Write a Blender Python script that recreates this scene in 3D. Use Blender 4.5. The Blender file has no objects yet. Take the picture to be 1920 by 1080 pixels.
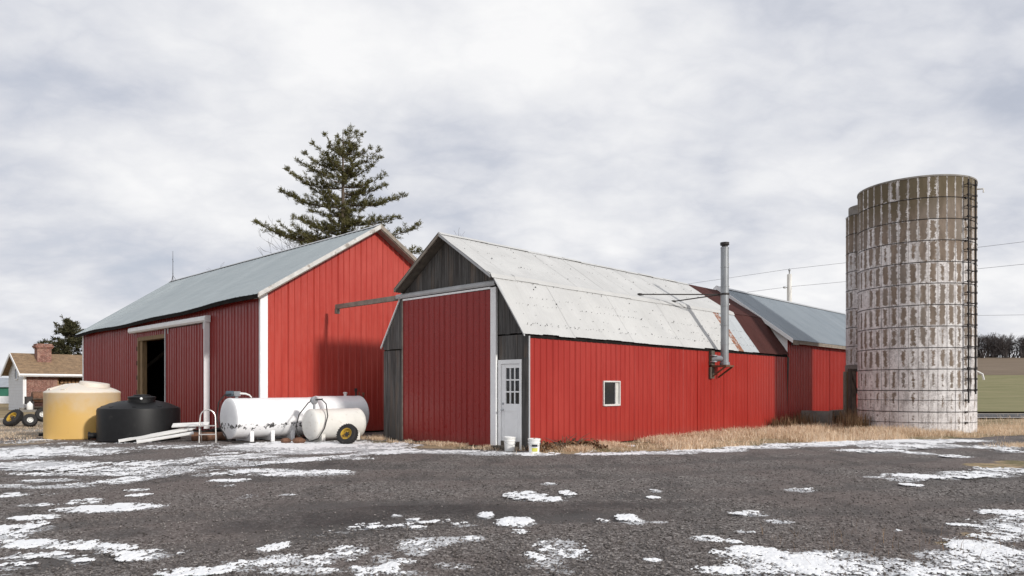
import bpy, math, random
import numpy as np
from mathutils import Vector, Matrix

random.seed(7)
RNG = np.random.default_rng(7)
scene = bpy.context.scene
COL = scene.collection
R = math.radians

# ------------------------------------------------------------------ camera
H = 1.55
cam_data = bpy.data.cameras.new('camera')
cam = bpy.data.objects.new('camera', cam_data)
COL.objects.link(cam)
cam.location = (0, 0, H)
cam.rotation_euler = (R(90), 0, 0)
cam_data.sensor_width = 36.0
cam_data.lens = 24.9
cam_data.shift_y = 188 / 1920
cam_data.clip_start = 0.1
cam_data.clip_end = 6000
scene.camera = cam
FPX = 1328.0


def gp(u, v):
    """photo pixel -> point on the level yard"""
    d = FPX * H / (v - 728.0)
    return ((u - 960.0) / FPX * d, d)


# ------------------------------------------------------------------ sun direction, sky, exposure
SUN_ELEV = R(23.5)
sx, sy = 0.735, -0.678
TO_SUN = Vector((sx * math.cos(SUN_ELEV), sy * math.cos(SUN_ELEV), math.sin(SUN_ELEV))).normalized()
sd = bpy.data.lights.new('sun', 'SUN')
sd.energy = 3.0
sd.angle = R(3.6)
sd.color = (1.0, 0.955, 0.89)
sun = bpy.data.objects.new('sun', sd)
COL.objects.link(sun)
sun.location = (30, -30, 40)
sun.rotation_euler = TO_SUN.to_track_quat('Z', 'Y').to_euler()

world = bpy.data.worlds.new('World')
scene.world = world
world.use_nodes = True
nt = world.node_tree
nt.nodes.clear()


class NT:
    """tiny node helper"""
    def __init__(self, tree):
        self.t = tree

    def n(self, kind, ins=None, **props):
        nd = self.t.nodes.new(kind)
        for k, v in props.items():
            setattr(nd, k, v)
        for k, v in (ins or {}).items():
            self.put(nd.inputs[k], v)
        return nd

    def put(self, sock, v):
        if isinstance(v, bpy.types.NodeSocket):
            self.t.links.new(v, sock)
        elif isinstance(v, bpy.types.Node):
            self.t.links.new(v.outputs[0], sock)
        else:
            sock.default_value = v

    def math(self, op, a, b=0.0, c=0.0, clamp=False):
        nd = self.n('ShaderNodeMath', {0: a, 1: b, 2: c}, operation=op)
        nd.use_clamp = clamp
        return nd.outputs[0]

    def ramp(self, fac, stops, interp='LINEAR'):
        nd = self.n('ShaderNodeValToRGB', {0: fac})
        cr = nd.color_ramp
        cr.interpolation = interp
        while len(cr.elements) < len(stops):
            cr.elements.new(0.5)
        for el, (p, c) in zip(cr.elements, stops):
            el.position = p
            el.color = (*c, 1.0) if len(c) == 3 else c
        return nd.outputs[0]

    def noise(self, vec, scale, detail=4.0, rough=0.55, dist=0.0):
        nd = self.n('ShaderNodeTexNoise', {'Scale': scale, 'Detail': detail, 'Roughness': rough, 'Distortion': dist})
        if vec is not None:
            self.put(nd.inputs['Vector'], vec)
        return nd.outputs[0]

    def mix(self, fac, a, b, blend='MIX'):
        nd = self.n('ShaderNodeMix', data_type='RGBA', blend_type=blend)
        self.put(nd.inputs[0], fac)
        for i, v in ((6, a), (7, b)):
            if isinstance(v, tuple) and len(v) == 3:
                v = (*v, 1.0)
            self.put(nd.inputs[i], v)
        return nd.outputs[2]

    def maprange(self, v, a, b, c=0.0, d=1.0, smooth=True):
        nd = self.n('ShaderNodeMapRange', {0: v, 1: a, 2: b, 3: c, 4: d})
        nd.interpolation_type = 'SMOOTHSTEP' if smooth else 'LINEAR'
        return nd.outputs[0]

    def mapping(self, vec, scale=(1, 1, 1), rot=(0, 0, 0), loc=(0, 0, 0)):
        return self.n('ShaderNodeMapping', {'Vector': vec, 'Scale': scale, 'Rotation': rot, 'Location': loc}).outputs[0]


w = NT(nt)
SKX, SKY = 0.3, 4.1
sky = w.n('ShaderNodeTexSky', sky_type='NISHITA', sun_disc=False, sun_elevation=SUN_ELEV,
          sun_rotation=math.atan2(sx, sy), altitude=100.0, air_density=1.0, dust_density=1.5, ozone_density=1.0)
skyc = w.mix(1.0, sky.outputs[0], (0.10, 0.10, 0.10), 'MULTIPLY')
tc = w.n('ShaderNodeTexCoord')
sep = w.n('ShaderNodeSeparateXYZ', {0: tc.outputs['Generated']})
zz = w.math('ADD', w.math('ABSOLUTE', sep.outputs[2]), 0.34)
pv = w.n('ShaderNodeCombineXYZ', {0: w.math('DIVIDE', sep.outputs[0], zz), 1: w.math('DIVIDE', sep.outputs[1], zz), 2: 0.0}).outputs[0]
pv1 = w.mapping(pv, scale=(1.15, 1.15, 1), rot=(0, 0, R(14)), loc=(SKX, SKY, 0))
n1 = w.noise(pv1, 1.75, 9.0, 0.47, 0.15)
n2 = w.noise(w.mapping(pv, loc=(SKX * 1.7 + 5, SKY * 0.6, 2.0)), 0.6, 3.0, 0.5, 0.0)
n3 = w.noise(w.mapping(pv, scale=(1.0, 1.3, 1.0), loc=(SKX, 9.1, 5.0)), 7.0, 9.0, 0.55, 0.2)
bil = w.math('ABSOLUTE', w.math('SUBTRACT', w.math('MULTIPLY', n3, 2.0), 1.0))
cl = w.math('ADD', w.math('ADD', w.math('MULTIPLY', n1, 0.60), w.math('MULTIPLY', n2, 0.30)), w.math('MULTIPLY', bil, 0.10))
cc = w.ramp(cl, [(0.365, (0.555, 0.585, 0.67)), (0.42, (0.65, 0.672, 0.74)), (0.465, (0.745, 0.76, 0.808)),
                 (0.515, (0.845, 0.852, 0.88)), (0.58, (0.95, 0.95, 0.958))])
cover = w.maprange(cl, 0.34, 0.46, 0.86, 1.0)
skyout = w.mix(cover, skyc, cc)
bg = w.n('ShaderNodeBackground', {0: skyout, 1: 1.0})
wo = w.n('ShaderNodeOutputWorld', {0: bg})

scene.view_settings.view_transform = 'Standard'
scene.view_settings.look = 'None'
scene.view_settings.gamma = 1.0
scene.view_settings.exposure = 0.0
scene.view_settings.use_curve_mapping = False
scene.render.engine = 'CYCLES'


# ------------------------------------------------------------------ mesh helpers
class MB:
    def __init__(self):
        self.v = []
        self.f = []
        self.uv = None

    def add(self, vs, fs):
        o = len(self.v)
        self.v.extend([tuple(p) for p in vs])
        self.f.extend([tuple(i + o for i in f) for f in fs])
        return self

    def hexa(self, p):
        """8 corners: bottom ring 0-3, top ring 4-7"""
        return self.add(p, [(3, 2, 1, 0), (4, 5, 6, 7), (0, 1, 5, 4), (1, 2, 6, 5), (2, 3, 7, 6), (3, 0, 4, 7)])

    def box(self, x0, x1, y0, y1, z0, z1):
        return self.hexa([(x0, y0, z0), (x1, y0, z0), (x1, y1, z0), (x0, y1, z0),
                          (x0, y0, z1), (x1, y0, z1), (x1, y1, z1), (x0, y1, z1)])

    def bar(self, a, b, wd, th=None, up=(0, 0, 1)):
        """rectangular bar from a to b"""
        th = wd if th is None else th
        a = Vector(a); b = Vector(b)
        d = (b - a).normalized()
        u = Vector(up)
        if abs(d.dot(u)) > 0.98:
            u = Vector((1, 0, 0))
        s = d.cross(u).normalized()
        u = s.cross(d).normalized()
        s *= wd / 2; u *= th / 2
        return self.hexa([a - s - u, a + s - u, a + s + u, a - s + u, b - s - u, b + s - u, b + s + u, b - s + u])

    def tube(self, pts, rad, n=8, cap=True):
        pts = [Vector(p) for p in pts]
        if not hasattr(rad, '__len__'):
            rad = [rad] * len(pts)
        o = len(self.v)
        ref = None
        for i, p in enumerate(pts):
            if i == 0:
                d = pts[1] - pts[0]
            elif i == len(pts) - 1:
                d = pts[-1] - pts[-2]
            else:
                d = pts[i + 1] - pts[i - 1]
            d.normalize()
            if ref is None:
                ref = Vector((0, 0, 1)) if abs(d.z) < 0.9 else Vector((1, 0, 0))
            s = d.cross(ref)
            if s.length < 1e-4:
                s = d.cross(Vector((0.3, 1, 0.2)))
            s.normalize()
            u = s.cross(d).normalized()
            ref = u
            for k in range(n):
                a = 2 * math.pi * k / n
                self.v.append(tuple(p + (s * math.cos(a) + u * math.sin(a)) * rad[i]))
        for i in range(len(pts) - 1):
            for k in range(n):
                k2 = (k + 1) % n
                self.f.append((o + i * n + k, o + i * n + k2, o + (i + 1) * n + k2, o + (i + 1) * n + k))
        if cap:
            self.f.append(tuple(o + k for k in reversed(range(n))))
            e = o + (len(pts) - 1) * n
            self.f.append(tuple(e + k for k in range(n)))
        return self

    def lathe(self, prof, n=32, c=(0, 0, 0), axis=None, close=True):
        """profile of (radius, height) turned about z, or about a given axis vector"""
        o = len(self.v)
        if axis is None:
            M = Matrix.Identity(3)
        else:
            M = Vector(axis).normalized().to_track_quat('Z', 'Y').to_matrix()
        c = Vector(c)
        for r, h in prof:
            for k in range(n):
                a = 2 * math.pi * k / n
                self.v.append(tuple(c + M @ Vector((r * math.cos(a), r * math.sin(a), h))))
        for i in range(len(prof) - 1):
            for k in range(n):
                k2 = (k + 1) % n
                self.f.append((o + i * n + k, o + i * n + k2, o + (i + 1) * n + k2, o + (i + 1) * n + k))
        if close:
            self.f.append(tuple(o + k for k in reversed(range(n))))
            e = o + (len(prof) - 1) * n
            self.f.append(tuple(e + k for k in range(n)))
        return self

    def torus(self, c, axis, R1, r, n=28, m=10, sq=1.0):
        o = len(self.v)
        M = Vector(axis).normalized().to_track_quat('Z', 'Y').to_matrix()
        c = Vector(c)
        for i in range(n):
            a = 2 * math.pi * i / n
            for j in range(m):
                b = 2 * math.pi * j / m
                rr = R1 + r * math.cos(b)
                self.v.append(tuple(c + M @ Vector((rr * math.cos(a), rr * math.sin(a), sq * r * math.sin(b)))))
        for i in range(n):
            for j in range(m):
                i2 = (i + 1) % n; j2 = (j + 1) % m
                self.f.append((o + i * m + j, o + i2 * m + j, o + i2 * m + j2, o + i * m + j2))
        return self


def mesh_of(name, mb, mat, smooth=False):
    me = bpy.data.meshes.new(name)
    me.from_pydata(mb.v, [], mb.f)
    if mat is not None:
        me.materials.append(mat)
    if smooth:
        me.polygons.foreach_set('use_smooth', [True] * len(me.polygons))
        try:
            me.set_sharp_from_angle(angle=R(38))
        except Exception:
            pass
    me.update()
    return me


def obj(name, mb, mat, parent=None, smooth=False, loc=None, rotz=None):
    me = mb if isinstance(mb, bpy.types.Mesh) else mesh_of(name, mb, mat, smooth)
    o = bpy.data.objects.new(name, me)
    COL.objects.link(o)
    if parent is not None:
        o.parent = parent
    if loc is not None:
        o.location = loc
    if rotz is not None:
        o.rotation_euler = (0, 0, rotz)
    return o


def tag(o, label, cat, group=None):
    o['label'] = label
    o['category'] = cat
    if group:
        o['group'] = group
    return o


def thing(name, label, cat, loc=(0, 0, 0), rotz=0.0, group=None):
    o = bpy.data.objects.new(name, None)
    COL.objects.link(o)
    o.empty_display_size = 0.3
    o.location = loc
    o.rotation_euler = (0, 0, rotz)
    return tag(o, label, cat, group)


def kind(o, k):
    o['kind'] = k
    return o


def np_mesh(name, verts, faces_flat, nper, mat, smooth=False, attrs=None):
    """fast mesh from numpy arrays, all faces with nper corners"""
    me = bpy.data.meshes.new(name)
    nv = len(verts)
    nf = len(faces_flat) // nper
    me.vertices.add(nv)
    me.vertices.foreach_set('co', np.asarray(verts, dtype=np.float32).ravel())
    me.loops.add(nf * nper)
    me.loops.foreach_set('vertex_index', np.asarray(faces_flat, dtype=np.int32))
    me.polygons.add(nf)
    me.polygons.foreach_set('loop_start', np.arange(nf, dtype=np.int32) * nper)
    if smooth:
        me.polygons.foreach_set('use_smooth', np.ones(nf, dtype=bool))
    for k, a in (attrs or {}).items():
        at = me.attributes.new(k, 'FLOAT', 'POINT')
        at.data.foreach_set('value', np.asarray(a, dtype=np.float32))
    me.materials.append(mat)
    me.update()
    me.validate()
    return me


# numpy value noise
_tab = RNG.random((8, 256, 256)).astype(np.float32)


def vnoise(x, y, seed=0):
    t = _tab[seed % 8]
    xi = np.floor(x).astype(int); yi = np.floor(y).astype(int)
    fx = x - xi; fy = y - yi
    fx = fx * fx * (3 - 2 * fx); fy = fy * fy * (3 - 2 * fy)
    a = t[xi & 255, yi & 255]; b = t[(xi + 1) & 255, yi & 255]
    c = t[xi & 255, (yi + 1) & 255]; d = t[(xi + 1) & 255, (yi + 1) & 255]
    return (a * (1 - fx) + b * fx) * (1 - fy) + (c * (1 - fx) + d * fx) * fy


def fbm(x, y, octv=5, gain=0.5, seed=0):
    s = 0.0; amp = 1.0; tot = 0.0
    for i in range(octv):
        ca, sa = math.cos(0.7 * i), math.sin(0.7 * i)
        s = s + amp * vnoise((x * ca - y * sa) * 2 ** i + 17.3 * i, (x * sa + y * ca) * 2 ** i + 5.1 * i, seed + i)
        tot += amp
        amp *= gain
    return s / tot


def sstep(a, b, x):
    t = np.clip((x - a) / (b - a), 0, 1)
    return t * t * (3 - 2 * t)


# ------------------------------------------------------------------ materials
MATS = {}


def new_mat(name):
    m = bpy.data.materials.new(name)
    m.use_nodes = True
    m.node_tree.nodes.clear()
    g = NT(m.node_tree)
    b = g.n('ShaderNodeBsdfPrincipled')
    g.n('ShaderNodeOutputMaterial', {0: b})
    MATS[name] = m
    return m, g, b


def pos(g):
    return g.n('ShaderNodeNewGeometry').outputs['Position']


def bump(g, b, h, strength=0.3, dist=0.01):
    nd = g.n('ShaderNodeBump', {'Height': h, 'Strength': strength, 'Distance': dist})
    g.put(b.inputs['Normal'], nd.outputs[0])


def simple(name, col, rough=0.6, var=0.18, scale=6.0, metal=0.0, spec=0.4, stretch=(1, 1, 1), bmp=0.0, dirt=None):
    """plain painted / plastic / timber surface with uneven tone"""
    m, g, b = new_mat(name)
    p = pos(g)
    n = g.noise(g.mapping(p, scale=stretch), scale, 6.0, 0.6)
    lo = tuple(c * (1 - var) for c in col); hi = tuple(min(1, c * (1 + var)) for c in col)
    c = g.ramp(n, [(0.3, lo), (0.7, hi)])
    if dirt:
        n2 = g.noise(p, dirt[1], 7.0, 0.65)
        c = g.mix(g.maprange(n2, dirt[2], dirt[2] + 0.12), c, dirt[0])
    g.put(b.inputs['Base Color'], c)
    b.inputs['Roughness'].default_value = rough
    b.inputs['Metallic'].default_value = metal
    b.inputs['Specular IOR Level'].default_value = spec
    if bmp:
        bump(g, b, n, bmp, 0.01)
    return m


def painted_metal(name, col, faded, rough=0.42, dusty=0.5):
    m, g, b = new_mat(name)
    p = pos(g)
    # long vertical weather streaks plus broad fading
    st = g.noise(g.mapping(p, scale=(5, 5, 0.35)), 1.6, 5.0, 0.6)
    br = g.noise(p, 0.45, 4.0, 0.55)
    f = g.math('ADD', g.math('MULTIPLY', st, 0.6), g.math('MULTIPLY', br, 0.6))
    c = g.mix(g.maprange(f, 0.42, 0.8), col, faded)
    # dents / scuffs
    sc = g.noise(g.mapping(p, scale=(1, 1, 0.5)), 9.0, 8.0, 0.7)
    c = g.mix(g.math('MULTIPLY', g.maprange(sc, 0.66, 0.78), 0.3 * dusty), c, (0.42, 0.28, 0.24))
    oi = g.n('ShaderNodeObjectInfo').outputs['Random']
    c = g.mix(g.math('MULTIPLY', oi, 0.45), c, faded)
    c = g.mix(g.math('MULTIPLY', g.maprange(g.noise(g.mapping(p, scale=(4, 4, 0.18)), 3.0, 6.0, 0.7), 0.52, 0.72), 0.22), c, tuple(x * 0.55 for x in col))
    # splashed mud, uneven, close to the ground
    sz = g.n('ShaderNodeSeparateXYZ', {0: p}).outputs[2]
    mud = g.math('MULTIPLY', g.maprange(g.math('ADD', sz, g.math('MULTIPLY', sc, 0.5)), 0.32, 0.62, 1.0, 0.0), 0.45 * dusty)
    c = g.mix(mud, c, (0.13, 0.075, 0.06))
    g.put(b.inputs['Base Color'], c)
    g.put(b.inputs['Roughness'], g.maprange(sc, 0.3, 0.8, rough - 0.06, rough + 0.14))
    b.inputs['Specular IOR Level'].default_value = 0.40
    bump(g, b, g.noise(g.mapping(p, scale=(1, 1, 0.4)), 1.1, 2.0, 0.4), 0.05, 0.03)
    return m


painted_metal('barn_red', (0.295, 0.017, 0.011), (0.365, 0.036, 0.026), rough=0.36)
painted_metal('big_barn_red_shade', (0.225, 0.014, 0.011), (0.27, 0.024, 0.020), rough=0.34, dusty=0.3)  # darker copy of the big barn red, shade of the long front put into the colour
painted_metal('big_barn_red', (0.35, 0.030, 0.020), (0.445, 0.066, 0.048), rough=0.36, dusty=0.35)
painted_metal('door_red', (0.235, 0.009, 0.006), (0.275, 0.015, 0.011), rough=0.30, dusty=0.5)
simple('white_trim', (0.84, 0.845, 0.85), 0.45, 0.06, 3.0, dirt=((0.42, 0.39, 0.36), 5.0, 0.66))
simple('rake_grey', (0.55, 0.54, 0.52), 0.6, 0.2, 4.0, dirt=((0.30, 0.27, 0.24), 3.0, 0.55))
simple('grey_trim', (0.42, 0.43, 0.44), 0.4, 0.12, 3.0)
simple('wet_wood', (0.085, 0.07, 0.06), 0.8, 0.35, 8.0, stretch=(3, 3, .4))
simple('eave_black', (0.016, 0.014, 0.013), 0.9, 0.4, 4.0, spec=0.1)
simple('jamb_wood', (0.22, 0.145, 0.075), 0.75, 0.3, 5.0, stretch=(4, 4, .4))
simple('soffit_wood', (0.26, 0.225, 0.19), 0.8, 0.3, 5.0)
simple('deck_wood', (0.10, 0.085, 0.07), 0.85, 0.3, 5.0)
simple('concrete', (0.24, 0.225, 0.205), 0.9, 0.25, 4.0, bmp=0.3, dirt=((0.12, 0.11, 0.10), 3.0, 0.55))
simple('black_plastic', (0.008, 0.008, 0.0088), 0.5, 0.25, 6.0, spec=0.28, dirt=((0.022, 0.021, 0.02), 3.0, 0.64))
simple('pale_poly', (0.70, 0.63, 0.55), 0.5, 0.1, 4.0)
simple('rubber', (0.018, 0.017, 0.017), 0.75, 0.3, 12.0, dirt=((0.09, 0.08, 0.07), 6.0, 0.62))
simple('rim_yellow', (0.48, 0.31, 0.04), 0.5, 0.2, 9.0, dirt=((0.14, 0.085, 0.045), 7.0, 0.50))
simple('window_vinyl', (0.60, 0.59, 0.57), 0.5, 0.1, 6.0, dirt=((0.36, 0.33, 0.30), 9.0, 0.6))
simple('rim_white', (0.72, 0.72, 0.70), 0.5, 0.1, 6.0)
simple('bucket_white', (0.80, 0.80, 0.78), 0.4, 0.04, 5.0, dirt=((0.55, 0.52, 0.46), 9.0, 0.66))
simple('label_black', (0.03, 0.032, 0.04), 0.5, 0.1, 5.0)
simple('label_yellow', (0.58, 0.57, 0.10), 0.5, 0.1, 5.0)
simple('aluminium', (0.60, 0.58, 0.56), 0.35, 0.1, 8.0, metal=0.6)
simple('galvanised_pipe', (0.27, 0.285, 0.30), 0.42, 0.2, 5.0, metal=0.35, stretch=(1, 1, .4))
simple('dark_iron', (0.03, 0.026, 0.025), 0.6, 0.3, 8.0, dirt=((0.10, 0.05, 0.03), 7.0, 0.6))
simple('rusty_iron', (0.15, 0.075, 0.045), 0.8, 0.45, 7.0, bmp=0.2)
simple('pump_grey', (0.34, 0.35, 0.37), 0.4, 0.2, 9.0, metal=0.4)
simple('pump_teal', (0.06, 0.085, 0.11), 0.45, 0.2, 9.0)
simple('brown_sheet', (0.066, 0.025, 0.022), 0.8, 0.14, 2.0, spec=0.12, stretch=(1, 1, .4))
simple('glass_dark', (0.02, 0.022, 0.025), 0.06, 0.2, 2.0, spec=0.5)
simple('curtain', (0.55, 0.55, 0.52), 0.9, 0.15, 9.0)
simple('interior_dark', (0.05, 0.043, 0.036), 0.9, 0.3, 2.0)
simple('timber_dark', (0.10, 0.085, 0.068), 0.85, 0.3, 5.0, stretch=(3, 3, .4))
simple('old_board_white', (0.74, 0.73, 0.71), 0.7, 0.1, 4.0, dirt=((0.34, 0.29, 0.24), 7.0, 0.62))
simple('bark', (0.11, 0.085, 0.066), 0.9, 0.35, 9.0, stretch=(1, 1, .3), bmp=0.4)
simple('grey_bark', (0.13, 0.115, 0.105), 0.9, 0.3, 6.0)
simple('pole_wood', (0.74, 0.73, 0.71), 0.8, 0.12, 5.0, stretch=(1, 1, .3))
simple('wire', (0.20, 0.20, 0.22), 0.6, 0.1, 1.0)
simple('siding', (0.66, 0.68, 0.71), 0.6, 0.05, 3.0)
simple('green_siding', (0.035, 0.16, 0.11), 0.6, 0.1, 2.0)
simple('grey_roofing', (0.30, 0.32, 0.35), 0.6, 0.15, 2.0)
simple('firewood', (0.33, 0.20, 0.11), 0.9, 0.5, 9.0)
simple('broken_brick', (0.28, 0.10, 0.06), 0.9, 0.35, 9.0)
simple('stone_grey', (0.22, 0.20, 0.185), 0.9, 0.4, 5.0)
simple('asphalt', (0.07, 0.07, 0.073), 0.85, 0.2, 3.0)
simple('far_bark', (0.062, 0.052, 0.05), 0.95, 0.3, 0.3)


def mat_roof_white():
    m, g, b = new_mat('roof_white')
    p = pos(g)
    oi = g.n('ShaderNodeObjectInfo').outputs['Random']
    n = g.noise(p, 1.1, 7.0, 0.6)
    fine = g.noise(p, 14.0, 8.0, 0.7)
    c = g.ramp(n, [(0.3, (0.47, 0.47, 0.465)), (0.7, (0.57, 0.57, 0.56))])
    c = g.mix(g.math('MULTIPLY', oi, 0.25), c, (0.46, 0.46, 0.45))
    c = g.mix(g.math('MULTIPLY', g.maprange(fine, 0.6, 0.75), 0.35), c, (0.30, 0.29, 0.27))
    # run-off stains down the slope
    st = g.noise(g.mapping(g.n('ShaderNodeTexCoord').outputs['Object'], scale=(9, 0.7, 0.7)), 1.0, 5.0, 0.6)
    c = g.mix(g.math('MULTIPLY', g.maprange(st, 0.58, 0.74), 0.30), c, (0.36, 0.35, 0.325))
    g.put(b.inputs['Base Color'], c)
    b.inputs['Roughness'].default_value = 0.55
    b.inputs['Specular IOR Level'].default_value = 0.3
    bump(g, b, n, 0.15, 0.03)
    return m


def mat_roof_rust():
    m, g, b = new_mat('roof_rust')
    p = pos(g)
    n = g.noise(p, 5.0, 9.0, 0.72)
    c = g.mix(g.maprange(n, 0.38, 0.54), (0.42, 0.40, 0.39), (0.24, 0.09, 0.04))
    g.put(b.inputs['Base Color'], c)
    b.inputs['Roughness'].default_value = 0.6
    return m


def mat_roof_galv(name, lo, hi):
    m, g, b = new_mat(name)
    p = pos(g)
    oi = g.n('ShaderNodeObjectInfo').outputs['Random']
    n = g.noise(p, 0.7, 6.0, 0.6)
    st = g.noise(g.mapping(g.n('ShaderNodeTexCoord').outputs['Object'], scale=(7, 0.5, 0.5)), 1.0, 5.0, 0.6)
    f = g.math('ADD', g.math('MULTIPLY', n, 0.55), g.math('MULTIPLY', st, 0.45))
    c = g.ramp(f, [(0.35, lo), (0.65, hi)])
    c = g.mix(g.math('MULTIPLY', oi, 0.28), c, tuple(x * 0.82 for x in lo))
    g.put(b.inputs['Base Color'], c)
    b.inputs['Roughness'].default_value = 0.5
    b.inputs['Metallic'].default_value = 0.15
    b.inputs['Specular IOR Level'].default_value = 0.35
    bump(g, b, n, 0.1, 0.03)
    return m


def mat_boards():
    m, g, b = new_mat('weathered_board')
    p = pos(g)
    oi = g.n('ShaderNodeObjectInfo').outputs['Random']
    off = g.n('ShaderNodeCombineXYZ', {0: g.math('MULTIPLY', oi, 13.0), 1: g.math('MULTIPLY', oi, 7.0), 2: g.math('MULTIPLY', oi, 31.0)}).outputs[0]
    pp = g.n('ShaderNodeVectorMath', {0: p, 1: off}, operation='ADD').outputs[0]
    gr = g.noise(g.mapping(pp, scale=(26, 26, 0.9)), 1.0, 8.0, 0.65, 0.4)
    br = g.noise(g.mapping(pp, scale=(3, 3, 0.5)), 1.0, 5.0, 0.6)
    c = g.ramp(gr, [(0.28, (0.040, 0.038, 0.037)), (0.5, (0.105, 0.101, 0.098)), (0.74, (0.215, 0.21, 0.20))])
    c = g.mix(g.maprange(br, 0.52, 0.72), c, (0.055, 0.049, 0.045))
    c = g.mix(g.math('MULTIPLY', g.maprange(br, 0.50, 0.32), 0.35), c, (0.25, 0.17, 0.11))
    c = g.mix(g.math('MULTIPLY', oi, 0.5), c, (0.05, 0.047, 0.046))
    g.put(b.inputs['Base Color'], c)
    b.inputs['Roughness'].default_value = 0.9
    b.inputs['Specular IOR Level'].default_value = 0.15
    bump(g, b, gr, 0.5, 0.006)
    return m


def mat_stave():
    """glazed/whitewashed concrete stave: wash survives along the edges, worn off the middle"""
    m, g, b = new_mat('silo_stave')
    p = pos(g)
    uv = g.n('ShaderNodeUVMap').outputs[0]
    s = g.n('ShaderNodeSeparateXYZ', {0: uv})
    eu = g.math('MULTIPLY', g.math('MINIMUM', s.outputs[0], g.math('SUBTRACT', 1.0, s.outputs[0])), 0.30)
    ev = g.math('MULTIPLY', g.math('MINIMUM', s.outputs[1], g.math('SUBTRACT', 1.0, s.outputs[1])), 0.735)
    e = g.math('MINIMUM', eu, g.math('ADD', g.math('MULTIPLY', ev, 0.75), 0.028))
    rnd = g.n('ShaderNodeAttribute', attribute_name='wear')
    oi = g.n('ShaderNodeObjectInfo').outputs['Random']
    r = g.math('FRACT', g.math('ADD', oi, rnd.outputs['Fac']))
    z = g.n('ShaderNodeSeparateXYZ', {0: p}).outputs[2]
    na = g.noise(p, 8.0, 8.0, 0.74)
    nb = g.noise(p, 0.55, 3.0, 0.55)
    nc = g.noise(g.mapping(p, scale=(1, 1, 0.3)), 5.0, 6.0, 0.65)
    nf = g.noise(p, 24.0, 7.0, 0.72)
    # how much wash is left: nearly all at the foot, little at the rim, uneven from stave to stave
    cov = g.math('ADD', g.maprange(z, 0.3, 3.6, 0.80, 0.44, False), g.maprange(z, 6.0, 8.0, 0.0, -0.46, False))
    cov = g.math('ADD', cov, g.math('MULTIPLY', g.maprange(r, 0.70, 0.97), 0.36))
    cov = g.math('ADD', cov, g.math('MULTIPLY', g.math('SUBTRACT', nb, 0.5), 0.9))
    v = g.math('SUBTRACT', g.math('ADD', cov, g.math('MULTIPLY', g.math('SUBTRACT', na, 0.5), 1.5)), g.math('MULTIPLY', e, 5.4))
    v = g.math('ADD', v, g.math('MULTIPLY', g.math('SUBTRACT', nf, 0.5), 1.3))
    jm = g.math('ADD', g.math('SUBTRACT', 0.020, eu), g.math('MULTIPLY', g.math('SUBTRACT', na, 0.5), 0.075))
    paint = g.math('MAXIMUM', g.maprange(v, -0.06, 0.10), g.maprange(jm, -0.004, 0.008))
    base = g.ramp(nc, [(0.3, (0.135, 0.104, 0.080)), (0.5, (0.205, 0.160, 0.125)), (0.7, (0.275, 0.220, 0.175))])
    base = g.mix(g.math('MULTIPLY', g.math('POWER', g.math('FRACT', g.math('MULTIPLY', r, 7.3)), 2.0), 0.45), base, (0.21, 0.195, 0.18))
    algae = g.maprange(g.math('ADD', z, g.math('MULTIPLY', nb, 2.2)), 8.0, 9.6)
    base = g.mix(g.math('MULTIPLY', algae, 0.75), base, (0.105, 0.085, 0.045))
    wash = g.ramp(na, [(0.3, (0.48, 0.455, 0.45)), (0.5, (0.68, 0.655, 0.65)), (0.68, (0.80, 0.78, 0.77))])
    wash = g.mix(g.math('MULTIPLY', g.maprange(g.math('ADD', g.math('MULTIPLY', nc, 0.5), g.math('MULTIPLY', nf, 0.5)), 0.48, 0.57), 0.8), wash, (0.34, 0.315, 0.305))
    c = g.mix(paint, base, wash)
    jt = g.maprange(ev, 0.004, 0.016, 0.6, 0.0)
    c = g.mix(jt, c, (0.14, 0.12, 0.11))
    g.put(b.inputs['Base Color'], c)
    b.inputs['Roughness'].default_value = 0.85
    b.inputs['Specular IOR Level'].default_value = 0.25
    bump(g, b, g.math('ADD', g.math('MULTIPLY', paint, 0.5), na), 0.35, 0.008)
    return m


def mat_tank_white(name, col, chips=True):
    m, g, b = new_mat(name)
    p = pos(g)
    n = g.noise(p, 3.0, 8.0, 0.65)
    fl = g.noise(p, 8.0, 9.0, 0.68)
    big = g.noise(p, 1.7, 4.0, 0.6)
    c = g.ramp(n, [(0.3, tuple(x * 0.88 for x in col)), (0.62, col)])
    if chips:
        z = g.n('ShaderNodeSeparateXYZ', {0: p}).outputs[2]
        band = g.math('MULTIPLY', g.maprange(z, 0.28, 0.42), g.maprange(z, 0.50, 0.62, 1.0, 0.0))
        th = g.math('SUBTRACT', 0.74, g.math('ADD', g.math('MULTIPLY', band, 0.20), g.math('MULTIPLY', big, 0.06)))
        k = g.maprange(g.math('SUBTRACT', fl, th), 0.0, 0.03)
        c = g.mix(k, c, (0.045, 0.042, 0.04))
    else:
        k = g.maprange(fl, 0.58, 0.72)
        c = g.mix(g.math('MULTIPLY', k, 0.55), c, (0.40, 0.34, 0.25))
    g.put(b.inputs['Base Color'], c)
    b.inputs['Roughness'].default_value = 0.42
    b.inputs['Specular IOR Level'].default_value = 0.4
    return m


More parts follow.
